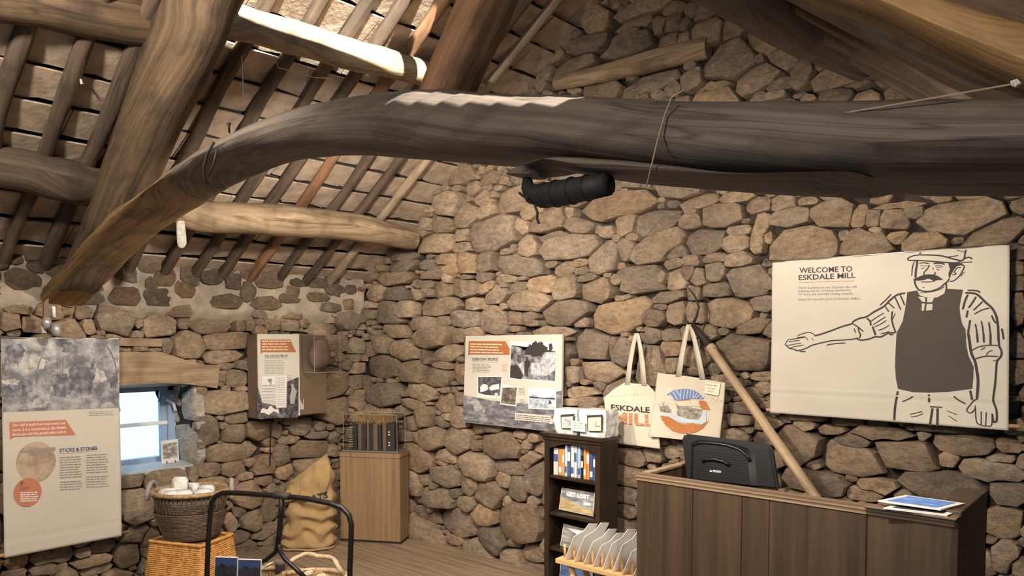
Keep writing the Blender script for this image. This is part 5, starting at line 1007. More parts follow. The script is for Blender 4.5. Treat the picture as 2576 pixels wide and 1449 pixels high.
# pipe down the wall beside the plinth
sp0 = ground(772, 1378); sc0 = Vector((sp0.x - .02, sp0.y + .03, 0)); sx_ = RT; sy_ = Vector((-RT.y, RT.x, 0))
sk = thing('grain_sack', 'tan hessian sack stencilled with dark lettering slumped against the plinth', 'sack', sc0)
def sack_pt(th, f, extra=0.0):
    c, s = math.cos(th), math.sin(th)
    r = (abs(c) ** 2.6 + abs(s) ** 2.6) ** (-1 / 2.6)
    bul = [(0, .93), (.05, 1.05), (.16, 1.02), (.30, .97), (.45, .93), (.60, .92), (.72, .93), (.82, .95), (.92, .85), (1, .70)]
    for (a0, v0), (a1, v1) in zip(bul, bul[1:]):
        if a0 <= f <= a1: k = v0 + (v1 - v0) * (f - a0) / (a1 - a0); break
    rx, ry = .178 * k, .125 * k * (1 if f < .7 else 1 - (f - .7) * 2.0)
    n = mnoise.noise
    fold = .016 * math.sin(f * 30 + 2.2 * n(Vector((c * 1.5, s * 1.5, f * 2))) * 2 + c * 1.6) * (1 if f > .08 else f / .08) * (1 - .55 * max(0, (f - .62) / .38)) + .012 * n(Vector((c * 3, s * 3, f * 9))) + extra
    z = f * .52 + max(0, f - .55) * (.10 + .24 * (c * .9 + .15))
    lean = .02 * math.sin(f * 3) + max(0, f - .8) * .02
    return sc0 + sx_ * (c * r * (rx + fold) + lean) + sy_ * (s * r * (ry + fold)) + Vector((0, 0, .004 + z))
obj('sack_body', MB().rings([[sack_pt(2 * math.pi * k / 72, j / 70) for k in range(72)] for j in range(71)]), M['sack'], sk, smooth=True)
obj('folded_flap', MB().grid(lambda a, b: sack_pt(math.pi * (1.02 + .40 * a), .70 + .28 * b - .10 * a * b, .010 + .018 * math.sin(a * 3.1)) + Vector((0, 0, -.03 * (1 - a))), 14, 14), M['sack'], sk, smooth=True, solid=.006)
obj('base_hem', MB().tube([sack_pt(2 * math.pi * k / 60, .004, .018 + .010 * math.sin(k * .7)) + Vector((0, 0, .006)) for k in range(60)], .009, 6, closed=True), M['sack'], sk, smooth=True)
vs, fs = text_geo('OATS', .04); x0, x1 = min(v[0] for v in vs), max(v[0] for v in vs); mb = MB()
for x, y in vs:
    u = (x - x0) / (x1 - x0); mb.v.append(tuple(sack_pt(math.pi * (1.44 + .36 * u), .655 + .078 * y, .006)))
mb.f = fs; so2 = obj('lettering', mb, M['ink'], sk); so2['kind'] = 'stuff'
# basket on hamper
bc = at_depth(482, 1330, 4.42); hc = Vector((bc.x, bc.y, 0))
def weave_rings(path_fn, z0, z1, rows, r, seg, amp, mat, parent, name='weave', stake=None):
    mb = MB()
    for k in range(rows):
        f = (k + .5) / rows; z = z0 + (z1 - z0) * f
        mb.tube([path_fn(i / seg, f, amp * math.sin(i * math.pi + k * math.pi)) + Vector((0, 0, z + rr.uniform(-.0012, .0012))) for i in range(seg)], r, 5, closed=True, cap=False)
    o = obj(name, mb, mat, parent, smooth=True); o['kind'] = 'stuff'; return o
hamp = thing('wicker_hamper', 'upturned orange wicker hamper under the dark basket', 'hamper', hc)
yaw = math.radians(-18); hx = (RT * math.cos(yaw) + FH * math.sin(yaw)); hy = Vector((-hx.y, hx.x, 0)); HH = .335
def rect_path(t, f, e):
    a, b = .215 - .035 * f + e, .165 - .03 * f + e
    per = [(-a, -b), (a, -b), (a, b), (-a, b)]; L = [2 * a, 2 * b, 2 * a, 2 * b]; s = t * sum(L)
    for i in range(4):
        if s <= L[i] or i == 3:
            p, q = per[i], per[(i + 1) % 4]; k = min(1, s / L[i]); break
        s -= L[i]
    return hc + hx * (p[0] + (q[0] - p[0]) * k) + hy * (p[1] + (q[1] - p[1]) * k)
weave_rings(rect_path, .03, HH - .01, 26, .0062, 84, .004, M['wicker_o'], hamp)
stk = MB()
for i in range(42): stk.tube([rect_path(i / 42, 0, 0) + Vector((0, 0, .01)), rect_path(i / 42, 1, 0) + Vector((0, 0, HH))], .004, 5)
obj('stakes', stk, M['wicker_o'], hamp)['kind'] = 'stuff'
obj('inside', MB().rings([[rect_path(t / 24, f, -.012) + Vector((0, 0, z)) for t in range(24)] for f, z in ((0, .02), (1, HH - .004))]), plain('wicker_shade', (.22, .11, .035), .8), hamp)
obj('top_rim', MB().tube([rect_path(i / 60, 1, .002) + Vector((0, 0, HH)) for i in range(60)], .011, 7, closed=True), M['wicker_o'], hamp, smooth=True)
obj('foot_rim', MB().tube([rect_path(i / 60, 0, .008) + Vector((0, 0, .018)) for i in range(60)], .016, 7, closed=True), M['wicker_o'], hamp, smooth=True)
for k in range(3): obj('vent', MB().box(rect_path(.955 - .025 * k, .18, .004) + Vector((0, 0, .085)), (.010, .02, .03), Matrix((hx, hy, ez)).transposed()), M['dark'], hamp)
bk = thing('wicker_basket', 'round dark brown wicker basket with rope handles full of white packets', 'basket', hc + ez * HH)
BR0, BR1, BZ0, BZ1 = .145, .208, HH + .012, HH + .275
def circ(t, f, e): r = BR0 + (BR1 - BR0) * f ** .8 + e; return hc + RT * (r * math.cos(2 * math.pi * t)) + FH * (r * .92 * math.sin(2 * math.pi * t))
weave_rings(circ, BZ0, BZ1 - .10, 19, .0046, 96, .005, M['wicker_d'], bk, 'lower_weave'); weave_rings(circ, BZ1 - .03, BZ1 + .012, 5, .0062, 96, .004, M['wicker_t'], bk, 'upper_weave')
def circ2(t, f, e): return circ(t, .62 + .26 * f, e)
weave_rings(circ2, BZ1 - .10, BZ1 - .03, 7, .0026, 96, .004, M['wicker_d'], bk, 'open_weave')
stk = MB()
for i in range(48): stk.tube([circ(i / 48, f, 0) + ez * (BZ0 + (BZ1 - BZ0) * f) for f in (0, .35, .7, 1)], .0042, 5)
obj('stakes', stk, M['wicker_d'], bk)['kind'] = 'stuff'
obj('lining', MB().rings([[circ(t / 40, f, -.012) + ez * (BZ0 + (BZ1 - BZ0) * f) for t in range(40)] for f in (0, .25, .5, .75, .93)], True, False), M['rope'], bk, smooth=True)
obj('rim', MB().tube([circ(i / 80, 1, .004 + .004 * math.sin(i * 2.1)) + ez * (BZ1 + .012) for i in range(80)], .013, 7, closed=True), M['wicker_t'], bk, smooth=True)
for sgn, a0 in ((-1, math.pi), (1, .38)):
    c0 = hc + RT * (BR1 * math.cos(a0)) + FH * (BR1 * .92 * math.sin(a0)) + ez * BZ1; tg = Vector((-math.sin(a0) * RT.x + math.cos(a0) * FH.x, -math.sin(a0) * RT.y + math.cos(a0) * FH.y, 0))
    obj('rope_handle', MB().tube([c0 + tg * (.06 * math.cos(u)) + ez * (.075 * math.sin(u) - .015) + (c0 - hc - ez * BZ1).normalized() * .022 for u in [k * math.pi / 14 - .3 for k in range(18)]], [.012 + .003 * (k % 2) for k in range(18)], 8), M['rope'], bk, smooth=True)
def packet(loc, size, rz, tilt, label, mark=True):
    t = thing('paper_packet', label, 'packet', loc, 'white packets in the basket'); R = Matrix.Rotation(rz, 3, 'Z') @ Matrix.Rotation(tilt, 3, 'X')
    wo = obj('wrapper', MB().box(Vector(loc) + R @ Vector((0, 0, size[2] / 2)), size, R), M['pack'], t, bevel=min(size) * .18, smooth=True)
    if mark: obj('printed_label', MB().box(Vector(loc) + R @ Vector((0, -size[1] / 2 - .0006, size[2] * .5)), (size[0] * .5, .001, size[2] * .6), R), M['paper'], wo)
rzc = YAW
packet(hc - RT * .055 + FH * -.02 + ez * (BZ1 - .030), (.085, .055, .125), rzc, -.05, 'tall white packet standing upright in the round basket')
for k, (u, w, tl, lb) in enumerate([(-.115, -.03, .9, 'flat white packet lying at the left in the round basket'), (.0, -.09, .7, 'white packet lying at the front centre of the round basket'), (.08, .05, .5, 'white packet lying behind the front centre packet in the basket'), (.105, -.05, .8, 'white packet lying at the right in the round basket'), (-.06, -.10, 1.0, 'white packet lying at the front left of the round basket'), (-.04, .115, .4, 'white packet at the back of the round basket')]):
    packet(hc + RT * u + FH * w + ez * (BZ1 - .040), (.095, .05, .075), rzc + .3 * math.sin(k * 2.1), tl * .4, lb)
# black tubular frame
fr_l, fr_r = at_depth(520, 1449, 3.75), at_depth(882, 1449, 3.45)
fdir = (fr_r - fr_l); fdir.z = 0
ff = Frame((fr_l.x, fr_l.y, 0), fdir, (0, 0, 1))
rail = thing('tubular_frame', 'black tubular iron frame of two joined hoops in front of the baskets', 'frame', ff.P(.36, 0))
def ftube(pts, r, name): return obj(name, MB().tube(pts, r, 10), M['iron'], rail, smooth=True)
def fpts(l): return [ff.at(*q) for q in l]
l_foot = ff.uv(521, 1449)[0]; r_foot = ff.uv(880, 1449)[0]
ftube([ff.P(l_foot - .01, 0)] + fpts([(521, 1440), (524, 1360), (529, 1290), (533, 1262), (544, 1247), (560, 1240), (590, 1240), (650, 1244), (708, 1248), (770, 1254), (830, 1266), (860, 1277), (878, 1296), (884, 1320), (883, 1360), (880, 1440)]) + [ff.P(r_foot, 0)], .013, 'hoop')
ftube(fpts([(709, 1248), (707, 1290), (703, 1340), (698, 1380)]), .014, 'centre_post')
ftube(fpts([(700, 1355), (694, 1388), (670, 1408), (640, 1422), (600, 1436)]), .0115, 'brace'); ftube(fpts([(699, 1355), (703, 1385), (718, 1408), (745, 1432), (770, 1455)]), .0115, 'brace')
obj('clamp', MB().tube(fpts([(690, 1246), (708, 1247), (728, 1249)]), .018, 10), M['rust'], rail, smooth=True)
# booklets and low baskets at the bottom edge
def booklet(px0, px1, py, d, label, k):
    b0, b1 = at_depth(px0, py, d), at_depth(px1, py + 4, d - .01); w = (b1 - b0); w.z = 0; wd = w.normalized(); h = .26
    t = thing('booklet', label, 'book', (b0 + b1) / 2 - ez * h, 'dark booklets by the iron frame'); nn = Vector((wd.y, -wd.x, 0)); up = (ez + -nn * .12).normalized()
    fr = Frame(b0 - up * h, wd, up); obj('pages', MB().prism([fr.P(0, 0), fr.P(w.length, 0), fr.P(w.length, h), fr.P(0, h)], fr.N * -.008), M['paper'], t)
    Print(fr, .001).uvpoly([(.002, .002), (w.length - .001, .002), (w.length - .001, h - .003), (.002, h - .003)]).build('cover', M['darkblue'], t)
    Print(fr, .002).uvpoly([(.002, .002), (w.length - .001, .002), (w.length - .001, h - .045), (w.length * .75, h - .033), (w.length * .55, h - .042), (w.length * .35, h - .028), (.02, h - .038), (.002, h - .05)]).build('hill_print', plain('hill_dark', (.018, .02, .025), .4, .5, 30), t)
booklet(541, 598, 1400, 3.3, 'left of two dark mountain booklets standing by the iron frame', 0); booklet(599, 657, 1406, 3.3, 'right of two dark mountain booklets standing by the iron frame', 1)
rk = thing('booklet_stand', 'low dark stand holding the two mountain booklets', 'stand', ground(598, 1900)); q0, q1 = at_depth(535, 1500, 3.28), at_depth(662, 1505, 3.28)
gz = at_depth(598, 1403, 3.3).z - .26
q0.z = q1.z = 0; fx = (q1 - q0).normalized(); fyv = Vector((-fx.y, fx.x, 0)); Rb = Matrix((fx, fyv, ez)).transposed(); mid = (q0 + q1) / 2 + fyv * .04; rk.location = Vector((mid.x, mid.y, 0)); bpy.context.view_layer.update()
obj('shelf', MB().box(Vector((mid.x, mid.y, gz - .012)), (.26, .12, .02), Rb), M['shelf'], rk, bevel=.002)
for sx in (-.11, .11): obj('leg', MB().box(Vector((mid.x, mid.y, 0)) + fx * sx + ez * ((gz - .02) / 2), (.02, .1, gz - .02), Rb), M['shelf'], rk)
def low_basket(c, rx, ry, z, label, mat, fill_label, handle=False, shadecol=None):
    t = thing('wicker_tray', label, 'basket', (c.x, c.y, 0)); P = lambda th, k, zz: Vector((c.x, c.y, zz)) + RT * (rx * k * math.cos(th)) + FH * (ry * k * math.sin(th))
    mb = MB()
    for row in range(9): mb.tube([P(2 * math.pi * i / 64, .8 + .2 * row / 8 + .012 * math.sin(i * math.pi + row * math.pi), z * (row + .5) / 9) for i in range(64)], .006, 5, closed=True)
    obj('weave', mb, mat, t, smooth=True)['kind'] = 'stuff'
    mb = MB()
    for i in range(40): mb.tube([P(2 * math.pi * i / 40, .8, .01), P(2 * math.pi * i / 40, 1, z)], .0045, 5)
    obj('stakes', mb, mat, t)['kind'] = 'stuff'
    obj('rim', MB().tube([P(2 * math.pi * i / 60, 1.0 + .012 * math.sin(i * 1.9), z) for i in range(60)], .014, 7, closed=True), mat, t, smooth=True)
    obj('base', MB().rings([[P(2 * math.pi * i / 32, .8, .012) for i in range(32)], [P(2 * math.pi * i / 32, .93, z * .7) for i in range(32)]]), M['wicker_t'], t)
    if handle: obj('handle', MB().tube([P(0, 1, z) * (1 - 0) if False else Vector((c.x, c.y, z)) + RT * (rx * .92 * math.cos(u)) + ez * (.125 * math.sin(u)) + FH * (.02 * math.cos(u * 7)) for u in [k * math.pi / 22 for k in range(23)]], [.011 + .003 * (k % 2) for k in range(23)], 8), mat, t, smooth=True)
    return P
bc2 = at_depth(786, 1462, 3.95); Pb = low_basket(Vector((bc2.x, bc2.y, 0)), .180, .13, bc2.z + .02, 'pale low wicker basket with an arched handle on the floor', M['wicker_p'], '', True)
r2 = random.Random(8)
for k in range(10):
    th, kk = r2.uniform(0, 6.28), r2.uniform(.1, .6); p = Pb(th, kk, bc2.z + .015 + .012 * (k % 3)); c = [(.62, .40, .22), (.45, .30, .18), (.70, .55, .38)][k % 3]
    R = Matrix.Rotation(r2.uniform(0, 6), 3, 'Z') @ Matrix.Rotation(r2.uniform(-.4, .4), 3, 'X')
    o = tag(obj('wood_offcut', MB().box(p, (.05, .03, .022), R), plain('offcut_%d' % (k % 3), c, .7, .15), bevel=.006), 'small brown wooden piece lying in the pale handled basket', 'piece', 'pieces in the handled basket')
bc3 = at_depth(660, 1462, 3.72); Pc = low_basket(Vector((bc3.x, bc3.y, 0)), .105, .10, bc3.z + .035, 'small round wicker basket beside the dark booklets', M['wicker_t'], '')
lf = thing('folded_leaflet', 'folded cream leaflet sticking out of the small round basket', 'leaflet', Pc(0, .2, bc3.z)); p0 = at_depth(652, 1432, 3.72); 
obj('sheet', MB().add([at_depth(656, 1425, 3.7), at_depth(690, 1412, 3.75), at_depth(701, 1413, 3.8), at_depth(660, 1432, 3.66)], [(0, 1, 2, 3)]), M['cream'], lf, solid=.002)
jr = thing('glass_jar', 'dark glass jar with a silver shine in the small round basket', 'jar', at_depth(706, 1436, 3.74)); jc = at_depth(705, 1425, 3.74)
obj('jar_body', MB().rings([[jc + RT * (r * math.cos(t * math.pi / 8)) + FH * (r * math.sin(t * math.pi / 8)) + ez * z for t in range(16)] for r, z in ((.024, -.10), (.026, -.02), (.026, .012), (.02, .022))]), plain('jar_glass', (.03, .025, .03), .08, .1), jr, smooth=True)
obj('lid', MB().tube([jc + ez * .018, jc + ez * .03], .023, 16), M['steel'], jr)

# ------------------------------------------------------------------ bookcase
yf = 3.37; fbk = Frame((0, yf, 0), (1, 0, 0), (0, 0, 1)); X0 = fbk.uv(1372, 1200)[0]; X1 = fbk.uv(1512, 1200)[0]; ZT = fbk.uv(1440, 1098)[1]; DB = .17; T = .022
bcs = thing('bookcase', 'narrow dark wood bookcase with an arched top against the gable wall', 'bookcase', ((X0 + X1) / 2, yf + DB / 2, 0))
def bx(name, x0, x1, y0, y1, z0, z1, mat=M['shelf'], parent=bcs, bev=.002): return obj(name, MB().box(((x0 + x1) / 2, (y0 + y1) / 2, (z0 + z1) / 2), (x1 - x0, y1 - y0, z1 - z0)), mat, parent, bevel=bev)
bx('side_panel', X0, X0 + T, yf, yf + DB, 0, ZT - .03); bx('side_panel', X1 - T, X1, yf, yf + DB, 0, ZT - .03); bx('back_panel', X0 + T, X1 - T, yf + DB - .012, yf + DB - .002, .02, ZT - .04, M['shelf'])
bx('stile', X0, X0 + .034, yf - .012, yf, 0, ZT - .03); bx('stile', X1 - .034, X1, yf - .012, yf, 0, ZT - .03)
bx('top', X0 - .022, X1 + .022, yf - .030, yf + DB + .004, ZT - .012, ZT + .010, bev=.004); bx('cornice', X0 - .010, X1 + .010, yf - .020, yf + DB, ZT - .034, ZT - .012, bev=.005)
ar = MB(); xa, xb = X0 + .034, X1 - .034; n = 16; top = [Vector((xa + (xb - xa) * k / n, yf - .010, ZT - .034)) for k in range(n + 1)]; bot = [Vector((xa + (xb - xa) * k / n, yf - .010, ZT - .085 + .040 * math.sin(math.pi * k / n))) for k in range(n + 1)]
ar.prism(top + bot[::-1], (0, .012, 0)); obj('arched_rail', ar, M['shelf'], bcs)
for q in (X0 + .012, X1 - .026): bx('carved_block', q, q + .014, yf - .016, yf - .010, ZT - .075, ZT - .045)
SH = [fbk.uv(1440, y)[1] for y in (1206, 1302, 1392)]; SH = SH + [SH[2] - .27]
for z in SH: bx('shelf_board', X0 + T, X1 - T, yf + .002, yf + DB - .012, z - .012, z + .006)
bx('plinth_board', X0, X1, yf - .008, yf + .006, 0, .07)
bks = [(90, 130, 385, (.55, .55, .52), 'grey and white'), (135, 160, 395, (.62, .24, .05), 'first orange'), (162, 182, 400, (.55, .33, .14), 'light orange'), (185, 203, 360, (.62, .66, .68), 'pale grey'), (205, 232, 360, (.06, .10, .24), 'dark blue and white'), (235, 260, 358, (.66, .67, .64), 'tall white'), (262, 284, 362, (.58, .62, .66), 'tall pale blue-white'), (290, 315, 360, (.32, .45, .66), 'pale blue'), (318, 338, 455, (.015, .015, .018), 'short black'), (340, 360, 362, (.68, .26, .04), 'second orange'), (363, 388, 364, (.64, .22, .035), 'rightmost orange'), (391, 418, 425, (.05, .08, .22), 'short dark blue'), (420, 448, 432, (.07, .10, .26), 'rightmost short dark blue')]
for k, (u0, u1, top_, c, nm) in enumerate(bks):
    x0 = fbk.uv(1360 + u0 / 3.3, 1150)[0]; x1 = fbk.uv(1360 + u1 / 3.3, 1150)[0]; z1 = fbk.uv(1360 + u0 / 3.3, 1010 + top_ / 3.3)[1] ; z0 = SH[0] + .007
    z1 = min(z1, ZT - .055)
    t = thing('book', nm + ' book spine on the top shelf of the bookcase', 'book', ((x0 + x1) / 2, yf + .07, z0), 'books on the top shelf')
    cv_ = bx('cover', x0 + .0006, x1 - .0006, yf + .018, yf + .13, z0, z1, book_mat(c, str(k)), t, .0015)
    lc = (.8, .8, .76) if sum(c) < 1.2 else (.06, .1, .3)
    bx('spine_label', x0 + .002, x1 - .002, yf + .0172, yf + .019, z0 + (z1 - z0) * (.12 if k % 2 else .5), z0 + (z1 - z0) * (.32 if k % 2 else .78), book_mat(lc, 's%d' % k), cv_, 0)
def leaning(name, label, pts, y, mat_stops, seed, zbase, txt=None):
    fr = Frame((0, y, zbase), (1, 0, 0), (0, .22, 1)); P = [fr.at(*q) for q in pts]; c = sum(P, Vector()) / 4
    t = thing(name, label, 'book', (c.x, y, min(q.z for q in P)), 'face-out books on the bookcase')
    t2_ = obj('cover', MB().prism(P, fr.N * -.008), M['paper'], t); pr = Print(fr, .0012); cxp = sum(q[0] for q in pts) / 4; cyp = sum(q[1] for q in pts) / 4
    pr.poly([(cxp + (q[0] - cxp) * .97, cyp + (q[1] - cyp) * .97) for q in pts]).build('cover_print', photo('cover_%s' % seed, mat_stops, 16, seed, (.6, 1, 2.4)), t2_)
    return t2_, fr
K_ = lambda pts: cr(1360, 1010, 3.3, pts)
gl, glf = leaning('guide_book', 'landscape book with white capital title on the middle shelf', K_([(175, 715), (450, 760), (435, 955), (150, 895)]), yf + .05, [(.35, (.10, .12, .16)), (.5, (.22, .22, .24)), (.68, (.45, .46, .48))], 3.0, SH[1])
Print(glf, .002).poly(K_([(165, 780), (240, 830), (330, 870), (442, 910), (434, 950), (155, 890)])).build('hillside_print', photo('book_hill', [(.35, (.30, .22, .10)), (.65, (.58, .44, .24))], 30, 1.0, (.5, 1, 3)), gl)
Print(glf, .003).text('GET LOST', K_([(215, 783)])[0], K_([(410, 812)])[0], 9.5, .06).poly(K_([(360, 835), (418, 845), (416, 868), (358, 858)])).build('title', M['white'], gl)
g2, g2f = leaning('guide_book', 'grey landscape book on the lower shelf behind the paper bags', K_([(190, 1015), (430, 1075), (405, 1265), (162, 1195)]), yf + .05, [(.35, (.12, .13, .15)), (.5, (.30, .29, .27)), (.68, (.55, .54, .52))], 9.0, SH[2])
Print(g2f, .002).poly(K_([(215, 1045), (420, 1085), (410, 1130), (330, 1120)])).build('cover_light', M['white'], g2)
b4, b4f = leaning('guide_book', 'blue book on the bottom shelf of the bookcase', K_([(165, 1340), (430, 1400), (420, 1600), (150, 1540)]), yf + .05, [(.35, (.03, .06, .16)), (.6, (.10, .18, .36)), (.75, (.45, .5, .6))], 5.0, SH[3])
for t_ in (gl, g2, b4):
    for q in ((.3,), (.7,)): pass
# wrapped packages on top
def gift(px0, px1, py0, py1, px2, label, k):
    fr = Frame((0, yf + .005, 0), (1, 0, 0), (0, 0, 1)); x0, z1 = fr.uv(px0, py0); x1, z0 = fr.uv(px1, py1); z0 = ZT + .010; d = .125
    t = thing('wrapped_package', label, 'package', ((x0 + x1) / 2, yf + .06, z0), 'wrapped packages on the bookcase')
    bm_ = MB(); nu, nz = 10, 8
    ring = lambda zf: [Vector((x0 + (x1 - x0) * a, yf + .005 + d * b, z0 + (z1 - z0) * zf)) for a, b in [(i / nu, 0) for i in range(nu)] + [(1, i / nu) for i in range(nu)] + [(1 - i / nu, 1) for i in range(nu)] + [(0, 1 - i / nu) for i in range(nu)]]
    rg = []
    for j in range(nz + 1):
        rr_ = ring(j / nz); c = sum(rr_, Vector()) / len(rr_); sh_ = 1 - .06 * (1 if j in (0, nz) else 0)
        rg.append([c + (q - c) * sh_ + (q - c).normalized() * (.012 * mnoise.noise(Vector((q.x * 28, q.y * 28, q.z * 28 + k * 3)))) for q in rr_])
    wp_ = obj('wrapping', bm_.rings(rg), M['pack'], t)
    wf = Frame((0, yf - .010, 0), (1, 0, 0), (0, 0, 1))
    bw_ = (px1 - px0); Print(wf, .0).poly([(px0 + bw_ * .28, py0 + 16), (px0 + bw_ * .88, py0 + 14), (px0 + bw_ * .86, py1 - 3), (px0 + bw_ * .30, py1 - 3)]).build('window', M['dark'], wp_)
    Print(wf, .0015).poly([(px0 + bw_ * .32, py0 + 22), (px0 + bw_ * .82, py0 + 20), (px0 + bw_ * .82, py1 - 4), (px0 + bw_ * .33, py1 - 4)]).build('folded_cloth', M['canvas2'], wp_)
    if k == 0: Print(wf, .0025).ell(px0 + bw_ * .57, py1 - 17, bw_ * .17, 12).build('cloth_print', photo('cloth_pic', [(.4, (.20, .27, .42)), (.55, (.6, .56, .48)), (.7, (.62, .30, .14))], 60, 1.5), wp_)
    else: Print(wf, .0025).line([(px0 + bw_ * .62, py0 + 32), (px0 + bw_ * .62, py1 - 16), (px0 + bw_ * .78, py1 - 15)], 2, False).build('cloth_print', M['darkblue'], wp_)
gift(1394, 1452, 1027, 1081, 0, 'left white wrapped package with a picture cloth on the bookcase', 0); gift(1458, 1524, 1029, 1088, 0, 'right white crumpled package on the bookcase beside the lettered tote', 1)
tgf = Frame((0, yf - .022, ZT), (1, 0, 0), (0, .1, 1)); tg_ = thing('price_card', 'small cream price card standing before the white packages', 'card', tgf.at(1455, 1086))
obj('card', MB().prism([tgf.at(*q) for q in ((1437, 1058), (1472, 1061), (1472, 1087), (1436, 1083))], (0, .003, 0)), M['cream'], tg_)
Print(tgf, .001).bars(1441, 1468, 1063, 3, 6, 1.8, .04, .3).build('card_text', M['grey_ink'], tg_)

# ------------------------------------------------------------------ counter, screen, cards
YD = 2.40; fd = Frame((0, YD, 0), (1, 0, 0), (0, 0, 1)); DX0 = fd.uv(1602, 1200)[0]; DX1 = fd.uv(2412, 1310)[0]; DZ = fd.uv(1603, 1190)[1]
desk = thing('shop_counter', 'dark stained wooden shop counter with pale plywood edge', 'counter', ((DX0 + DX1) / 2, YD + .25, 0))
def dbx(name, x0, x1, y0, y1, z0, z1, mat=M['desk'], bev=.002): return obj(name, MB().box(((x0 + x1) / 2, (y0 + y1) / 2, (z0 + z1) / 2), (x1 - x0, y1 - y0, z1 - z0)), mat, desk, bevel=bev)
cuts = [DX0, fd.uv(1742, 1300)[0], fd.uv(1866, 1300)[0], fd.uv(1935, 1300)[0], fd.uv(2180, 1350)[0], DX1]
for a0, a1 in zip(cuts, cuts[1:]): dbx('front_board', a0 + .0008, a1 - .0008, YD, YD + .022, .0, DZ - .026)
for k in range(4): dbx('ply_layer', DX0 - .002, DX1 - .01, YD - .003 + (.0012 if k % 2 else 0), YD + .034, DZ - .026 + .0065 * k, DZ - .0195 + .0065 * k - .0004, M['ply_d'] if k % 2 else M['ply'], 0)
dbx('side_board', DX0, DX0 + .022, YD + .022, YD + .60, 0, DZ - .012); dbx('side_edge', DX0 - .001, DX0 + .03, YD + .034, YD + .60, DZ - .012, DZ, M['ply'])
dbx('worktop', DX0 + .022, DX1 - .09, YD + .022, YD + .62, .76, .785, M['desk']); 
fa = Frame((DX1, 0, 0), (0, 1, 0), (0, 0, 1)); YA = YD + .44
dbx('end_panel', DX1 - .02, DX1, YD, YA, 0, DZ - .004); dbx('end_top', DX1 - .085, DX1 + .001, YD + .03, YA, DZ - .006, DZ + .014); dbx('end_inner', DX1 - .085, DX1 - .07, YD + .03, YA, 0, DZ - .006); dbx('end_back', DX1 - .085, DX1, YA - .015, YA, 0, DZ - .006)
dbx('front_shelf', DX1 - .25, DX1 - .002, YD - .02, YD + .03, DZ - .004, DZ + .003, M['box_brown'])
def card(label, pts, z, mat, inner, k):
    P = [hit(*q, (0, 0, 1), (0, 0, z)) for q in pts]; c = sum(P, Vector()) / 4
    t = thing('printed_card', label, 'card', (c.x, c.y, z), 'cards on the counter'); obj('sheet', MB().prism(P, (0, 0, -.004)), mat, t)
    obj('print', MB().add([c + (q - c) * .80 + ez * .0008 for q in P], [(0, 1, 2, 3)]), inner, t)
card('dark printed card under the blue and white one on the counter', ((2222, 1277), (2290, 1260), (2426, 1278), (2383, 1296)), DZ + .008, M['white'], plain('grey_card', (.06, .06, .065), .4, .3, 60), 0)
card('blue and white printed card lying on the counter corner', ((2208, 1259), (2278, 1245), (2428, 1266), (2366, 1281)), DZ + .020, M['white'], photo('card_blue', [(.3, (.06, .16, .52)), (.6, (.16, .34, .78)), (.8, (.6, .72, .92))], 26, 3.0, (1, 2, 1)), 1)
# touch screen seen from behind
fs_ = Frame((0, 2.62, .96), (1, 0, 0), (0, .28, 1)); mon = thing('touch_screen', 'black touch screen seen from behind on the counter', 'monitor', (fs_.at(1830, 1225).x, 2.75, .785))
O_ = lambda pts: cr(1716, 965, 2.994, pts)
body = [fs_.at(*q) for q in ((1722, 1090), (1930, 1115), (1938, 1121), (1956, 1232), (1726, 1206), (1714, 1098))]
obj('screen_case', MB().prism(body, fs_.N * -.035), M['black'], mon, bevel=.008, smooth=True, sharp=40)
obj('back_hump', MB().rings([[fs_.at(*q, h) for q in l] for l, h in ((((1738, 1112), (1760, 1105), (1830, 1112), (1880, 1125), (1900, 1145), (1908, 1222), (1735, 1203)), -.002), (((1750, 1118), (1768, 1113), (1826, 1119), (1868, 1131), (1884, 1148), (1892, 1222), (1748, 1205)), .014))]), M['black'], mon, smooth=True, sharp=30)
obj('handle_ridge', MB().tube([fs_.at(*q, .012) for q in O_([(90, 470), (150, 450), (250, 455), (350, 470), (440, 500), (500, 545), (525, 590)])], .0065, 8), M['black'], mon, smooth=True)
obj('cable_cover', MB().tube([fs_.at(*q, .016) for q in O_([(165, 590), (200, 577), (260, 577), (320, 592), (372, 618)])], .007, 8), M['black'], mon, smooth=True)
for k in range(11):
    y = 1135 + k * 6; obj('vent_rib', MB().tube([fs_.at(1752, y, .0145), fs_.at(1884, y + 14, .0145)], .0012, 4), M['black'], mon)
Print(fs_, .0165).text('elo TOUCH', O_([(222, 668)])[0], O_([(305, 676)])[0], 5, .03).build('badge', M['white'], mon)
obj('stand', MB().box((fs_.at(1830, 1225).x, 2.76, .85), (.16, .14, .13)), M['black'], mon, bevel=.01); obj('stand_foot', MB().box((fs_.at(1830, 1225).x, 2.76, .795), (.22, .2, .018)), M['black'], mon, bevel=.005)
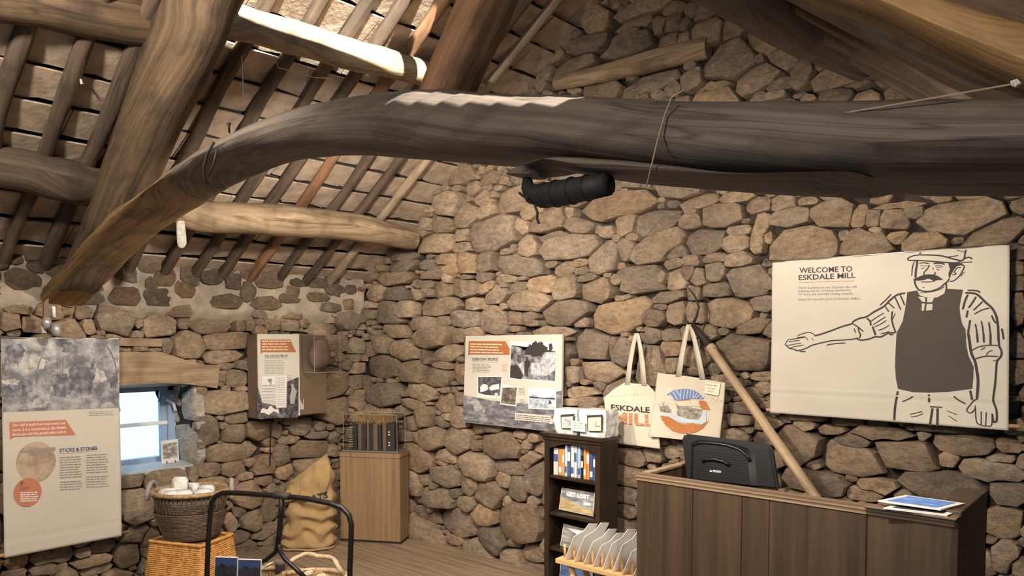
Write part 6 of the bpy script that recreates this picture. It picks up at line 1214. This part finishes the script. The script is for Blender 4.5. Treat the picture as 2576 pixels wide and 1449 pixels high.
# pine card rack with paper bags
RY0, RY1 = 2.52, 2.66; fr_ = Frame((0, RY0, 0), (1, 0, 0), (0, 0, 1)); RX0, RZ = fr_.uv(1396, 1404); RX1 = DX0 - .015
rack = thing('pine_rack', 'small pine rack table with upright pegs beside the counter', 'rack', ((RX0 + RX1) / 2, (RY0 + RY1) / 2, 0))
def rbx(name, x0, x1, y0, y1, z0, z1, mat, bev=.003): return obj(name, MB().box(((x0 + x1) / 2, (y0 + y1) / 2, (z0 + z1) / 2), (x1 - x0, y1 - y0, z1 - z0)), mat, rack, bevel=bev)
rbx('board', RX0, RX1, RY0, RY0 + .065, RZ - .022, RZ, M['pine']); rbx('board', RX0, RX1, RY0 + .072, RY1 + .02, RZ - .022, RZ, M['pine'])
for sx, x in ((1, RX0 + .06), (-1, RX1 - .06)):
    for yy in (RY0 + .03, RY1 - .02): obj('leg', MB().tube([Vector((x, yy, RZ - .02)), Vector((x + sx * .22, yy, .0))], .013, 8), M['pine_v'], rack, smooth=True)
npeg = 9; step_ = (RX1 - RX0 - .08) / (npeg - 1)
for k in range(npeg): obj('peg', MB().tube([Vector((RX0 + .035 + k * step_, RY0 + .03, RZ)), Vector((RX0 + .030 + k * step_, RY0 + .03, RZ + .062))], .006, 8), M['pine_v'], rack, smooth=True)
ords = ['leftmost', 'second', 'third', 'fourth', 'fifth', 'sixth', 'seventh', 'rightmost']
for k in range(8):
    x = RX0 + .035 + (k + .5) * step_; hgt = .165 + .018 * math.sin(k * 1.7); ln = .42 + .03 * math.sin(k); up = Vector((math.sin(ln), 0, math.cos(ln))); b0 = Vector((x - .012, RY0 + .005, RZ + .001)); dy = Vector((.018, .125, 0))
    t = thing('paper_bag', ords[k] + ' of the translucent white paper bags in the pine rack', 'paper bag', (x, RY0 + .06, RZ), 'paper bags in the pine rack')
    mt = M['glassine'] if 'glassine' in M else M.setdefault('glassine', plain('glassine', (.86, .85, .82), .5, .10, 10, bmp=.15, bscale=25))
    obj('bag', MB().prism([b0, b0 + dy, b0 + dy + up * hgt, b0 + dy * .55 + up * (hgt + .012), b0 + dy * .40 + up * (hgt * .86), b0 + up * (hgt * .74)], Vector((.003, 0, 0))), mt, t)
    obj('contents', MB().prism([b0 + dy * .1 + up * .01 + Vector((-.001, 0, 0)), b0 + dy * .85 + up * .01 + Vector((-.001, 0, 0)), b0 + dy * .8 + up * .07 + Vector((-.001, 0, 0)), b0 + dy * .15 + up * .06 + Vector((-.001, 0, 0))], Vector((-.0015, 0, 0))), [M['grey_ink'], plain('kraft', (.42, .36, .30), .8)][k % 2], t)
